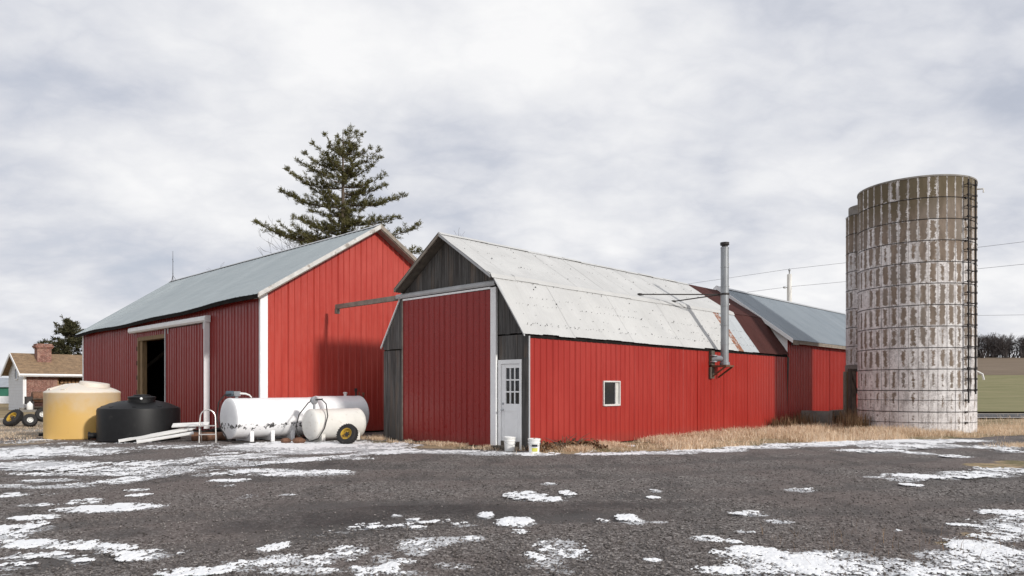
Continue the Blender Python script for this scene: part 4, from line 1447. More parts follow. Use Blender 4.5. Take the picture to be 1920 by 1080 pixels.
# ================================================================== stove pipe on the sunny wall
sp = thing('stove_pipe', 'tall galvanised stove pipe standing on a bracket on the red wall', 'chimney', inA(9.2, 0), TH)
PYO = -0.42
mb = MB()
prof = []
zc = 2.40
while zc < 5.85:
    prof += [(.132, zc), (.132, zc + .60), (.138, zc + .605), (.138, zc + .645), (.132, zc + .65)]
    zc += .65
mb.lathe(prof, 24, (0.12, PYO, 0))
obj('flue', mb, M['galvanised_pipe'], sp, True)
top = prof[-1][1]
obj('cap', MB().lathe([(.10, top - .02), (.10, top + .06), (.145, top + .07), (.152, top + .10), (.142, top + .105), (.142, top + .13), (.152, top + .135), (.148, top + .16), (.05, top + .18)], 24, (0.12, PYO, 0)), M['dark_iron'], sp, True)
obj('collar', MB().lathe([(.155, 2.33), (.165, 2.34), (.165, 2.42), (.15, 2.43)], 24, (0.12, PYO, 0)), M['galvanised_pipe'], sp, True)
obj('bracket', MB().box(-.16, .40, PYO - .20, -.05, 2.27, 2.325).bar((-.12, -.06, 1.92), (-.12, PYO - .15, 2.27), .05).bar((.36, -.06, 1.92), (.36, PYO - .15, 2.27), .05), M['rusty_iron'], sp)
obj('back_plate', MB().box(-.26, .02, -.10, -.03, 1.88, 2.265).box(-.24, -.02, -.13, -.03, 2.33, 2.82), M['timber_dark'], sp)
obj('elbow', MB().tube([(-.13, -.02, 2.55), (-.02, -.25, 2.55), (.10, PYO, 2.55)], .10, 12).lathe([(.125, -.02), (.125, .02)], 14, (-.13, -.14, 2.45), (0, 0, 1)).lathe([(.125, -.02), (.125, .02)], 14, (-.13, -.14, 2.65), (0, 0, 1)), M['pump_grey'], sp, True)
for (tx, ty, tz) in ((-2.6, 1.15, 4.60), (-.7, 1.05, 4.53)):
    obj('brace_rod', MB().tube([(0.12, PYO + .12, 4.72), (tx, ty, tz)], .022, 6).box(tx - .06, tx + .06, ty - .05, ty + .05, tz - .03, tz + .03), M['dark_iron'], sp)
obj('band', MB().lathe([(.15, 4.69), (.158, 4.695), (.158, 4.745), (.15, 4.75)], 24, (0.12, PYO, 0)), M['dark_iron'], sp, True)
mb = MB()
for z in (3.05, 4.35, 4.95, 5.7):
    mb.box(0.16, .20, PYO - .148, PYO - .138, z, z + .05)
obj('reflector', mb, M['rim_white'], sp)

# ================================================================== SILO
SC = Vector((14.84, 26.07, 0))
SR_, SH = 1.91, 8.82
silo = thing('silo', 'old round stave silo with flaking whitewash and no roof', 'silo', SC)
NS_, NROW = 40, 12
RH = SH / NROW
CH = Vector((-0.74, 1.97, 0))     # chute centre relative to silo
CR = 0.80


def stave_mesh(name, r, n, wearv):
    mb = MB()
    hw = math.pi / n * 0.985
    th = 0.07
    vs = []
    us = []
    for (a, d) in ((-hw, -.012), (-hw * .93, 0), (0, 0.001), (hw * .93, 0), (hw, -.012)):
        for (z, e) in ((0.006, -.012), (0.02, 0), (RH - .02, 0), (RH - .006, -.012)):
            rr_ = r + min(d, e, d + e)
            vs.append((rr_ * math.cos(a), rr_ * math.sin(a), z))
            us.append(((a / hw + 1) / 2, z / RH))
    mb.v = vs
    for i_ in range(4):
        for j in range(3):
            mb.f.append((i_ * 4 + j, (i_ + 1) * 4 + j, (i_ + 1) * 4 + j + 1, i_ * 4 + j + 1))
    # inner back face and sides
    o = len(mb.v)
    for a in (-hw, hw):
        for z in (.006, RH - .006):
            mb.v.append(((r - th) * math.cos(a), (r - th) * math.sin(a), z)); us.append((.5, .5))
    mb.f += [(o + 2, o, o + 1, o + 3), (0, 3, o + 1, o), (16, o + 2, o + 3, 19), (3, 7, 11, 15, 19, o + 3, o + 1), (0, o, o + 2, 16, 12, 8, 4)]
    me = mesh_of(name, mb, M['silo_stave'])
    uvl = me.uv_layers.new(name='UVMap')
    for lp in me.loops:
        uvl.data[lp.index].uv = us[lp.vertex_index]
    at = me.attributes.new('wear', 'FLOAT', 'POINT')
    at.data.foreach_set('value', [wearv] * len(me.vertices))
    return me


def joined_staves(name, base_me, places, parent):
    bv = np.array([v.co[:] for v in base_me.vertices])
    buv = np.array([d.uv[:] for d in base_me.uv_layers[0].data])
    polys = [tuple(p.vertices) for p in base_me.polygons]
    V_, F_, U_, W_ = [], [], [], []
    for (ang, z) in places:
        o = len(V_) and sum(len(x) for x in V_)
        c_, s_ = math.cos(ang), math.sin(ang)
        q_ = np.stack([bv[:, 0] * c_ - bv[:, 1] * s_, bv[:, 0] * s_ + bv[:, 1] * c_, bv[:, 2] + z], -1)
        V_.append(q_)
        F_ += [tuple(i_ + o for i_ in p) for p in polys]
        U_.append(buv)
        W_ += [random.random()] * len(bv)
    me = bpy.data.meshes.new(name)
    me.from_pydata(np.concatenate(V_).tolist(), [], F_)
    me.uv_layers.new(name='UVMap').data.foreach_set('uv', np.concatenate(U_).ravel())
    at = me.attributes.new('wear', 'FLOAT', 'POINT')
    at.data.foreach_set('value', W_)
    me.materials.append(M['silo_stave'])
    me.update()
    return kind(obj(name, me, None, parent), 'stuff')


svm = stave_mesh('stave', SR_, NS_, 0.0)
rest = []
toc = (-SC).normalized()
for row in range(NROW):
    for k in range(NS_):
        a = 2 * math.pi * (k + .5) / NS_
        d = Vector((math.cos(a), math.sin(a), 0))
        if d.dot(toc) > -0.12:
            o = obj('stave', svm, None, silo, loc=(random.uniform(-.004, .004), random.uniform(-.004, .004), row * RH), rotz=a)
        else:
            rest.append((a, row * RH))
joined_staves('rear_staves', svm, rest, silo)
obj('lining', MB().lathe([(SR_ - .10, 0), (SR_ - .10, SH - .03)], 48, close=False), M['concrete'], silo)
mb = MB()
hoops = [RH * k for k in range(1, NROW)] + [RH * .5, RH * 1.55]
hm = mesh_of('hoop', MB().torus((0, 0, 0), (0, 0, 1), SR_ + .006, .0085, 56, 6), M['dark_iron'])
for z in hoops:
    obj('hoop', hm, None, silo, loc=(0, 0, z))
    ang = random.uniform(3.6, 5.6)
obj('rim', MB().lathe([(SR_ - .09, SH - .04), (SR_ - .09, SH + .03), (SR_ + .015, SH + .035), (SR_ + .02, SH - .02), (SR_ - .01, SH - .03)], 56, close=False), M['concrete'], silo)
lug = mesh_of('hoop_lug', MB().box(SR_ + .0, SR_ + .05, -.05, .05, -.03, .03), M['dark_iron'])
for z in hoops:
    obj('hoop_lug', lug, None, silo, loc=(0, 0, z), rotz=R(-58.6 + random.choice((-9, 9)) ))
# chute on the barn side
chute = obj('chute', MB().lathe([(CR - .09, 2.5), (CR - .09, SH - .1)], 24, tuple(CH), close=False).lathe([(CR - .15, 2.22), (CR + .03, 2.22), (CR + .04, 2.46), (CR - .1, 2.46)], 24, tuple(CH)), M['concrete'], silo)
cvm = stave_mesh('stave', CR, 17, 0.3)
rest = []
for row in range(int((SH - 2.46) / RH)):
    for k in range(17):
        a = 2 * math.pi * (k + .2) / 17
        d = Vector((math.cos(a), math.sin(a), 0))
        pt = CH + d * CR
        if pt.length < SR_ - .15:
            continue
        z = 2.46 + row * RH
        if d.dot(Vector((-1, -.35, 0))) > 0.35:
            obj('stave', cvm, None, chute, loc=(CH.x, CH.y, z), rotz=a)
        else:
            rest.append((a, z))
r_ = joined_staves('rear_staves', cvm, rest, chute)
r_.location = (CH.x, CH.y, 0)
chm = mesh_of('hoop', MB().torus((0, 0, 0), (0, 0, 1), CR + .006, .0085, 30, 6), M['dark_iron'])
for row in range(1, int((SH - 2.46) / RH) + 1):
    obj('hoop', chm, None, chute, loc=(CH.x, CH.y, 2.46 + row * RH))
# ladder
la = R(-63.5)
lx, ly = math.cos(la), math.sin(la)
tx_, ty_ = -ly, lx
ro = SR_ + .13
ladder = obj('ladder', MB().tube([(lx * ro + tx_ * -.2, ly * ro + ty_ * -.2, 1.05), (lx * ro + tx_ * -.2, ly * ro + ty_ * -.2, SH - .12)], .028, 6)
             .tube([(lx * ro + tx_ * .2, ly * ro + ty_ * .2, 1.35), (lx * ro + tx_ * .2, ly * ro + ty_ * .2, SH - .12)], .028, 6), M['dark_iron'], silo)
rg = mesh_of('rung', MB().tube([(ro, -.25, 0), (ro, .25, 0)], .017, 6).tube([(SR_ - .01, -.2, 0), (ro, -.2, 0)], .014, 5).tube([(SR_ - .01, .2, 0), (ro, .2, 0)], .014, 5)
             .box(ro - .03, ro + .04, -.245, -.175, -.035, .035).box(ro - .03, ro + .04, .175, .245, -.035, .035), M['dark_iron'])
z = 1.5
while z < SH - .15:
    obj('rung', rg, None, ladder, loc=(0, 0, z), rotz=la)
    z += .37
obj('hook', MB().tube([(SR_ * .86, -SR_ * .48, SH - .2), (SR_ * .95, -SR_ * .55, SH - .22), (SR_ * .95, -SR_ * .55, SH - .35)], .03, 6), M['rim_white'], silo)
obj('hook', MB().tube([(SR_ * .86, -SR_ * .5, 2.15), (SR_ * .95, -SR_ * .52, 2.05), (SR_ * .97, -SR_ * .53, 1.85)], .035, 6), M['rim_white'], silo)

# timber frame under the chute
fr_ = thing('chute_frame', 'dark timber door frame with diagonal brace under the silo chute', 'frame', (SC.x - 1.40, SC.y + 1.15, 0), R(8))
obj('post', MB().box(0, .10, 0, .12, -.03, 2.20), M['wet_wood'], fr_)
obj('post', MB().box(-.50, -.40, 0, .12, -.03, 2.20), M['wet_wood'], fr_)
obj('header', MB().box(-.50, .10, -.01, .13, 2.202, 2.30), M['wet_wood'], fr_)
obj('brace', MB().bar((-.40, .06, 2.15), (0.02, .06, .95), .05), M['wet_wood'], fr_)
mb = MB()
for k in range(4):
    obj('board', MB().box(-.48 + k * .14, -.345 + k * .14, .42 + random.uniform(0, .01), .45, 0, 2.2), M['jamb_wood'] if k % 3 == 1 else M['soffit_wood'], fr_)

# ================================================================== steel fuel tanks on the gravel
def cyl_tank(name, label, start, direction, L, r, zc, mat, group, legs, dome=0.05, n=48):
    t = thing(name, label, 'tank', (start[0], start[1], 0), math.atan2(direction.y, direction.x), group)
    prof = []
    for k in range(6):
        a = k / 5 * math.pi / 2
        prof.append((max(.001, r * math.sin(a)), dome * (1 - math.cos(a))))
    body = [(p[0], p[1]) for p in prof] + [(r + .008, dome + .02), (r + .008, dome + .05), (r, dome + .055)]
    body += [(r, L - dome - .055), (r + .008, L - dome - .05), (r + .008, L - dome - .02)] + [(p[0], L - p[1]) for p in prof[::-1]]
    obj('shell', MB().lathe(body, n, (0, 0, zc), (1, 0, 0)), mat, t, True)
    for lx_ in legs:
        for sy_ in (-1, 1):
            obj('leg', MB().box(lx_ - .055, lx_ + .055, sy_ * r * .72 - .03, sy_ * r * .72 + .03, -.03, zc - r * .62), mat, t)
        obj('saddle', MB().box(lx_ - .03, lx_ + .03, -r * .68, r * .68, zc - r - .07, zc - r * .80), mat, t)
    return t


big_t = cyl_tank('fuel_tank', 'white steel tank with black paint chips and a pump on its left end', inC(-1.48, -.90), DX, 2.72, .585, .68, M['tank_white'], 'steel tanks by the red barn gable', (.53, 1.17, 1.81))
rear_t = cyl_tank('fuel_tank', 'clean white steel tank behind the cream tank with upright pipes', inC(1.34, -.82), DX, 1.72, .60, .70, M['tank_white'], 'steel tanks by the red barn gable', (.3, 1.4))
s3 = inA(0, 6.53) - DX * .22
s3 = Vector((-5.90, 20.42, 0))
small_t = cyl_tank('fuel_tank', 'short cream steel tank with grey pump, hose loop and wheel leaning on it', s3, DX, 1.80, .445, .50, M['tank_cream'], 'steel tanks by the red barn gable', (.32, 1.5), dome=.10)

# pump on the white tank
pp = thing('fuel_pump', 'dark fuel pump lying on top of the chipped white tank', 'pump', inC(-1.48, -.90) + DX * .28 + Vector((0, 0, 1.262)), TH - R(40))
obj('motor', MB().lathe([(.0, 0), (.075, .01), (.085, .04), (.085, .2), (.07, .23), (.0, .24)], 14, (-.30, 0, .13), (1, 0, 0), close=False), M['pump_teal'], pp, True)
obj('body', MB().box(-.06, .10, -.07, .07, .06, .20).lathe([(.05, 0), (.05, .07)], 12, (0, 0, 0)).lathe([(.07, -.02), (.07, .02)], 12, (.02, -.075, .13), (0, 1, 0)), M['pump_grey'], pp)
obj('nozzle', MB().tube([(.10, 0, .14), (.25, 0, .13), (.36, .0, .09), (.42, 0, .02)], [.03, .028, .02, .016], 8), M['rim_white'], pp, True)
hose1 = MB()
P0 = inC(-1.48, -.90)


def hp(x, y, z):
    return P0 + DX * x + DY * y + Vector((0, 0, z))


hose1.tube([hp(.12, 0, 1.38), hp(-.05, .05, 1.36), hp(-.2, .1, 1.15), hp(-.26, .1, .7), hp(-.2, 0, .42), hp(-.2, -.3, .25), hp(-.22, -.5, .12), hp(-.1, -.6, .03), hp(.2, -.75, .02), hp(.5, -.72, .02)], .018, 7)
tag(obj('fuel_hose', hose1, M['rubber'], None, True), 'black hose hanging down the left end of the chipped white tank', 'hose')
# pump and hose on the cream tank
pc = thing('hand_pump', 'grey hand pump standing on the left end of the cream tank', 'pump', s3 + DX * .22 + Vector((0, 0, .94)), TH)
obj('stem', MB().tube([(0, 0, 0), (0, 0, .16)], .035, 10), M['pump_grey'], pc, True)
obj('body', MB().lathe([(.0, -.07), (.10, -.06), (.115, -.02), (.115, .03), (.09, .06), (.0, .065)], 16, (0, 0, .26), (0.2, -1, 0), close=False).box(-.05, .05, -.03, .05, .14, .36), M['pump_grey'], pc, True)
obj('handle', MB().tube([(0, -.06, .27), (.02, -.12, .29), (.22, -.10, .30)], .012, 6).tube([(-.06, 0, .3), (-.12, 0, .24)], .02, 6), M['dark_iron'], pc)


def cp(x, y, z):
    return s3 + DX * x + DY * y + Vector((0, 0, z))


hs = MB().tube([cp(.28, -.08, 1.22), cp(.40, -.12, 1.22), cp(.43, -.30, 1.10), cp(.36, -.50, .75), cp(.24, -.52, .4), cp(.05, -.5, .12), cp(-.12, -.35, .04), cp(-.26, -.05, .10), cp(-.24, .22, .45), cp(-.12, .24, .8), cp(.08, .10, 1.12), cp(.16, .02, 1.2)], .016, 7)
tag(obj('fuel_hose', hs, M['rubber'], None, True), 'black hose looped around the end of the cream tank', 'hose')
# upright pipes at the far end of the rear tank
vp = thing('vent_pipe', 'rusty upright vent pipes on the right end of the rear white tank', 'pipe', inC(1.34, -.82) + DX * 1.56 + Vector((0, 0, 1.27)), TH)
obj('pipe', MB().tube([(0, 0, 0), (0, 0, .22), (0, 0, .23)], [.03, .03, .045], 8).tube([(0, 0, .18), (0, 0, .28)], .05, 8), M['dark_iron'], vp)
obj('pipe', MB().tube([(.16, -.2, -.22), (.16, -.2, .12)], .028, 8).tube([(.16, -.2, .07), (.16, -.2, .14)], .045, 8), M['rusty_iron'], vp)
obj('pipe', MB().tube([(.10, -.05, -.08), (.10, -.05, .16)], .022, 8), M['rusty_iron'], vp)
capm = MB().lathe([(.05, 0), (.05, .08), (.07, .09), (.07, .12), (.03, .14)], 12, tuple(inC(1.34, -.82) + DX * 1.15 + Vector((0, 0, 1.29))))
tag(obj('filler_cap', capm, M['rim_white'], None, True), 'small white filler cap on top of the rear white tank', 'cap')


# wheels -------------------------------------------------------------
def wheel(name, label, loc, normal, Rw, wdt, rimmat, group, rim_frac=.55, tread=True):
    t = thing(name, label, 'wheel', loc, 0, group)
    q_ = Vector(normal).normalized().to_track_quat('Z', 'Y')
    t.rotation_mode = 'QUATERNION'
    t.rotation_quaternion = q_
    r_in = Rw * rim_frac
    prof = [(r_in, -wdt * .38), (r_in * 1.12, -wdt * .48), (Rw * .86, -wdt * .5), (Rw * .97, -wdt * .36), (Rw, -wdt * .15), (Rw, wdt * .15), (Rw * .97, wdt * .36), (Rw * .86, wdt * .5), (r_in * 1.12, wdt * .48), (r_in, wdt * .38)]
    tb = MB().lathe(prof, 32, close=False)
    if tread:
        for k in range(26):
            a = 2 * math.pi * k / 26
            c_, s_ = math.cos(a), math.sin(a)
            p0 = Vector((c_ * Rw * .985, s_ * Rw * .985, -wdt * .36)); a2 = a + .1
            p1 = Vector((math.cos(a2) * Rw * .995, math.sin(a2) * Rw * .995, wdt * .36))
            tb.bar(p0, p1, .03 * Rw / .3, .02, up=(c_, s_, 0))
    obj('tyre', tb, M['rubber'], t, True)
    rim = MB().lathe([(r_in + .004, -wdt * .4), (r_in * .93, -wdt * .36), (r_in * .86, -wdt * .12), (r_in * .86, wdt * .10), (r_in * .93, wdt * .36), (r_in + .004, wdt * .4)], 28, close=False)
    rim.lathe([(.06 * Rw, wdt * .06), (r_in * .50, wdt * .08), (r_in * .60, wdt * .02), (r_in * .87, -.0)], 28, close=False)
    obj('rim', rim, rimmat, t, True)
    obj('hub', MB().lathe([(.001, wdt * .20), (.16 * Rw, wdt * .18), (.18 * Rw, wdt * .02)], 16, close=False), M['dark_iron'] if rimmat is not M['rim_white'] else rimmat, t, True)
    mbb = MB()
    for k in range(6):
        a = 2 * math.pi * k / 6
        mbb.lathe([(.02 * Rw / .3, 0), (.02 * Rw / .3, .02)], 6, (math.cos(a) * r_in * .36, math.sin(a) * r_in * .36, wdt * .07))
    obj('lug_nuts', mbb, M['dark_iron'], t)
    return t


wc = Vector((-4.58, 19.70, .265))
wheel('wheel', 'black tyre on a yellow rim leaning against the cream tank', wc, (-.25, -.88, .42), .295, .20, M['rim_yellow'], 'loose farm wheels')
wheel('wheel', 'large black tyre with yellow rim lying aslant beyond the yellow plastic tank', (-20.35, 28.9, .33), (-.25, -.80, .60), .39, .24, M['rim_yellow'], 'loose farm wheels')
wheel('wheel', 'small black tyre with white hub leaning upright behind the yellow plastic tank', (-19.15, 28.9, .46), (.55, -.75, .30), .27, .26, M['rim_white'], 'loose farm wheels', .42)
wheel('wheel', 'small black tyre with white hub lying low beside the larger yellow rimmed wheel', (-19.30, 28.35, .26), (.62, -.70, .32), .26, .24, M['rim_white'], 'loose farm wheels', .42)
axb = MB().bar((-20.4, 29.3, .25), (-18.2, 29.2, .30), .12).bar((-18.9, 29.0, .2), (-18.2, 28.4, .12), .1).bar((-18.5, 28.6, .2), (-17.6, 28.9, .35), .2, .14)
tag(obj('axle', axb, M['dark_iron']), 'dark steel axle lying behind the loose wheels', 'axle')


# poly tanks ---------------------------------------------------------
yt = thing('water_tank', 'yellow translucent plastic water tank with pale domed top', 'tank', (-13.45, 22.2, 0), 0, 'plastic tanks by the barn door')
r = 1.04
obj('shell', MB().lathe([(r - .03, 0), (r, .03), (r, .7), (r, 1.37), (r + .008, 1.39), (r + .008, 1.42), (r - .01, 1.45), (r * .86, 1.52), (r * .60, 1.63), (r * .34, 1.70), (.02, 1.72)], 56), M['yellow_poly'], yt, True)
obj('lid', MB().lathe([(.42, 0), (.42, .10), (.40, .13), (.1, .15), (.01, .15)], 32, (.42, -.1, 1.60), (.14, 0, 1)), M['pale_poly'], yt, True)
mb = MB()
for k in range(3):
    a = R(200 + 34 * k)
    mb.bar((math.cos(a) * .95, math.sin(a) * .95, 1.505), (math.cos(a) * .45, math.sin(a) * .45, 1.665), .13, .05)
obj('dome_rib', mb, M['yellow_poly'], yt)
obj('fitting', MB().tube([(-.98, -.30, .12), (-1.14, -.36, .12)], .05, 10), M['black_plastic'], yt)

bt = thing('water_tank', 'low black plastic water tank with round lid in front of the barn doorway', 'tank', (-11.18, 21.25, 0), 0, 'plastic tanks by the barn door')
r = 1.12
obj('shell', MB().lathe([(r - .03, 0), (r, .03), (r, .90), (r - .02, .96), (r - .10, 1.00), (r * .70, 1.11), (r * .42, 1.18), (.02, 1.21)], 56), M['black_plastic'], bt, True)
obj('lid', MB().lathe([(.36, 0), (.36, .16), (.38, .17), (.38, .21), (.35, .23), (.24, .24), (.22, .28), (.02, .29)], 32, (.22, -.28, 1.08)), M['black_plastic'], bt, True)
obj('vent', MB().lathe([(.035, 0), (.035, .05), (.0, .06)], 10, (.38, -.60, 1.24), (.3, -1, .3), close=False), M['rim_white'], bt, True)
mb = MB()
for k in range(4):
    a = R(210 + 40 * k)
    mb.bar((math.cos(a) * 1.0, math.sin(a) * 1.0, .995), (math.cos(a) * .55, math.sin(a) * .55, 1.145), .10, .05)
obj('dome_rib', mb, M['black_plastic'], bt)
obj('valve', MB().tube([(-1.0, -.40, .16), (-1.22, -.52, .16)], .09, 12).lathe([(.12, -.03), (.12, .03)], 12, (-1.2, -.51, .16), (-1, -.5, 0)), M['black_plastic'], bt, True)

# arched aluminium step ladder / cart frame --------------------------
sl = thing('step_stool', 'silver metal frame with arched top and two steps beside the white tank', 'step stool', (-8.62, 20.05, 0), R(16))
pts = [(-.22, 0, 0), (-.21, .02, .55)] + [(-.20 * math.cos(R(a)), .05, .72 + .22 * math.sin(R(a))) for a in range(0, 181, 20)] + [(.21, .02, .55), (.22, 0, 0)]
obj('arch', MB().tube(pts, .018, 8), M['aluminium'], sl, True)
obj('step', MB().box(-.215, .215, -.16, .03, .48, .505), M['aluminium'], sl)
obj('step', MB().box(-.215, .215, -.08, .03, .235, .26), M['aluminium'], sl)
obj('leg', MB().tube([(-.2, .38, 0), (-.2, .04, .55)], .014, 6), M['aluminium'], sl)
obj('leg', MB().tube([(.2, .38, 0), (.2, .04, .55)], .014, 6), M['aluminium'], sl)

# pile of white boards ----------------------------------------------
bl = [('long white painted board at the back of the board pile', (-11.10, 19.98, .06), (-9.35, 20.95, .40), .17),
      ('white painted board lying low at the front of the board pile', (-10.45, 19.72, .05), (-9.15, 20.35, .27), .17),
      ('short white painted board on top of the board pile', (-9.95, 20.75, .46), (-8.95, 20.9, .50), .22),
      ('narrow white board crossing the middle of the board pile', (-10.62, 20.02, .10), (-9.30, 20.62, .36), .09)]
for lab, a, b_, w_ in bl:
    o = obj('board', MB().bar(a, b_, w_ * .85, .03, up=(-.3, -.55, .85)), M['old_board_white'])
    tag(o, lab, 'board', 'white boards piled beside the black tank')
    o.name = 'white_board'
lg = MB().tube([(-9.35, 20.7, .13), (-8.4, 20.95, .14)], [.135, .125], 14)
tag(obj('rusty_drum_pipe', lg, M['rusty_iron'], None, True), 'short rusty pipe lying between the board pile and step stool', 'pipe')
tag(obj('scrap_heap', MB().bar((-9.3, 21.4, .15), (-8.0, 21.3, .30), .3, .25).bar((-9.0, 21.2, .30), (-8.45, 21.35, .42), .4, .06).bar((-8.7, 20.9, .1), (-8.1, 21.0, .35), .06), M['dark_iron']),
    'dark scrap metal heaped against the foot of the barn door', 'scrap')
for i, (x, y, s, lab) in enumerate([(-12.62, 21.42, .11, 'larger brown brick at the foot of the yellow tank'), (-12.28, 21.35, .07, 'smaller brown brick between the yellow and black tanks'),
                                    (-6.40, 20.05, .13, 'dark rounded stone under the chipped white tank, left of the pair'), (-6.0, 19.95, .15, 'dark rounded stone under the chipped white tank, right of the pair')]):
    m_ = MB()
    pr_ = []
    for k in range(7):
        a = math.pi * k / 6
        pr_.append((max(.004, s * math.sin(a)), -s * .62 * math.cos(a)))
    m_.lathe(pr_, 10)
    m_.v = [(vx_ * random.uniform(.82, 1.15) * 1.2, vy_ * random.uniform(.82, 1.1), vz_ * random.uniform(.9, 1.08) + s * .5) for vx_, vy_, vz_ in m_.v]
    o = obj('stone', m_, M['broken_brick'] if i < 2 else M['rusty_iron'], loc=(x, y, 0))
    tag(o, lab, 'stone', 'loose stones by the tanks')


# buckets -------------------------------------------------------------
def bucket(label, loc, rz, lab2=False, lid=True):
    t = thing('bucket', label, 'bucket', loc, rz, 'white plastic buckets by the entry door')
    h, r0, r1 = .345, .122, .140
    prof = [(r0 - .01, 0), (r0, .008), (r0 + (r1 - r0) * .72, h * .72), (r1 + .006, h * .73), (r1 + .006, h * .77), (r1 - .004, h * .78), (r1 - .002, h * .85), (r1 + .006, h * .86), (r1 + .006, h * .89), (r1, h * .9), (r1 + .001, h)]
    obj('shell', MB().lathe(prof, 32), M['bucket_white'], t, True)
    if lid:
        obj('lid', MB().lathe([(r1 + .004, h - .025), (r1 + .012, h - .02), (r1 + .012, h + .008), (r1 - .01, h + .012), (r1 - .02, h + .002), (.01, h + .002)], 32), M['bucket_white'], t, True)
    hp_ = [(math.cos(a) * (r1 + .014), -abs(math.sin(a)) * .05 - (r1 * .75) * math.sin(a) * 0.95, h * .80 - .11 * math.sin(a)) for a in np.linspace(0, math.pi, 11)]
    obj('handle', MB().tube([(p[0], p[1] * 1.0 - .02, p[2]) for p in hp_], .004, 5), M['pump_grey'], t)
    if lab2:
        for (nm, mt, z0, z1, a0, a1) in (('black_label', 'label_black', .16, .22, -32, 30), ('yellow_label', 'label_yellow', .05, .135, -30, 32), ('white_label', 'rim_white', .137, .158, -26, 30)):
            m_ = MB()
            nn = 10
            for k in range(nn + 1):
                a = R(-90 + a0 + (a1 - a0) * k / nn)
                for z in (z0, z1):
                    rr_ = r0 + (r1 - r0) * z / h + .003
                    m_.v.append((rr_ * math.cos(a), rr_ * math.sin(a), z))
            m_.f = [(2 * k, 2 * k + 2, 2 * k + 3, 2 * k + 1) for k in range(nn)]
            obj(nm, m_, M[mt], t)
        obj('spout_cap', MB().lathe([(.02, 0), (.02, .03), (.0, .035)], 10, (.01, .02, h + .002), close=False), M['broken_brick'], t)
    return t


bucket('white plastic bucket in front of the white entry door', tuple(inA(-.33, .33)), R(20), False)
bucket('white plastic bucket with black and yellow label at the barn corner', (*gp(1001.5, 850), 0), R(5), True)

# ================================================================== HOUSE on the left
K = Vector((-33.05, 48.0, 0))
hs_ = thing('house', 'small brick and white sided house with brown shingle roof far left', 'house', K, TH)
HW, HL = 4.7, 9.0
HE, HRZ = 2.78, 4.02
obj('brick_wall', MB().box(0.12, 1.95, 0, .12, 0, HE - .06), M['brick_wall'], hs_)
obj('inner_wall', MB().box(1.95, HL, 1.1, 1.2, 0, HE - .06).box(1.95, 2.05, .122, 1.1, 0, HE - .06), M['firewood'], hs_)
obj('back_wall', MB().box(0.12, HL, HW - .1, HW, 0, HE).box(HL - .1, HL, 1.2, HW - .1, 0, HE), M['siding'], hs_)
mb = MB()
for k in range(int(3.9 / .2)):
    z0, z1 = k * .2, (k + 1) * .2

    def lim(z):
        if z <= HE - .05:
            return 0.0, HW
        t = (z - HE + .05) / (HRZ - HE)
        return min(HW / 2, t * HW / 2), max(HW / 2, HW - t * HW / 2)
    a0, a1 = lim(z0); b0, b1 = lim(z1)
    if a1 - a0 < .05:
        break
    obj('siding_board', MB().hexa([(0, a0, z0), (.10, a0, z0), (.10, a1, z0), (0, a1, z0), (.018, b0, z1 - .002), (.10, b0, z1 - .002), (.10, b1, z1 - .002), (.018, b1, z1 - .002)]), M['siding'], hs_)
wn = obj('window', MB().box(-.05, .0, 1.75, 2.65, 2.15, 2.22).box(-.05, .0, 1.75, 2.65, 2.92, 3.0).box(-.05, .0, 1.75, 1.83, 2.22, 2.92).box(-.05, .0, 2.57, 2.65, 2.22, 2.92), M['white_trim'], hs_)
obj('pane', MB().box(-.02, -.012, 1.83, 2.57, 2.22, 2.92), M['glass_dark'], wn)
obj('corner_trim', MB().box(-.03, .11, -.03, .14, 0, HE - .1), M['white_trim'], hs_)
mb = MB()
sl_ = (HRZ - HE) / (HW / 2)
for sgn in (0, 1):
    f_ = (lambda y: y) if sgn == 0 else (lambda y: HW - y)
    a, b_ = -.45, HW / 2
    za, zb_ = HE + sl_ * a, HRZ
    mb.hexa([(-.35, f_(a), za - .10), (HL + .3, f_(a), za - .10), (HL + .3, f_(b_), zb_ - .10), (-.35, f_(b_), zb_ - .10),
             (-.35, f_(a), za), (HL + .3, f_(a), za), (HL + .3, f_(b_), zb_), (-.35, f_(b_), zb_)])
rf = obj('roof', mb, M['brown_shingle'], hs_)
za = HE - sl_ * .45
obj('fascia', MB().box(-.36, HL + .3, -.49, -.453, za - .20, za - .01), M['white_trim'], hs_)
obj('gutter', MB().tube([(-.36, -.54, za - .10), (HL + .3, -.54, za - .10)], .06, 8).tube([(-.05, -.50, za - .14), (-.05, -.06, za - .40), (-.05, -.06, .1)], .05, 8), M['white_trim'], hs_)
for sgn in (0, 1):
    f_ = (lambda y: y) if sgn == 0 else (lambda y: HW - y)
    obj('rake_board', MB().hexa([(-.40, f_(-.45), za - .18), (-.353, f_(-.45), za - .18), (-.353, f_(HW / 2), HRZ - .18), (-.40, f_(HW / 2), HRZ - .18),
                                 (-.40, f_(-.45), za + .01), (-.353, f_(-.45), za + .01), (-.353, f_(HW / 2), HRZ + .01), (-.40, f_(HW / 2), HRZ + .01)]), M['white_trim'], hs_)
ch = obj('chimney', MB().box(1.0, 1.85, 1.15, 1.95, 2.9, 4.35).box(.93, 1.92, 1.08, 2.02, 4.352, 4.43).box(.88, 1.97, 1.03, 2.07, 4.432, 4.56).box(.95, 1.9, 1.1, 2.0, 4.562, 4.68), M['brick_wall'], rf)
obj('porch_post', MB().box(4.2, 4.34, -.05, .09, 0, HE - .1), M['timber_dark'], hs_)
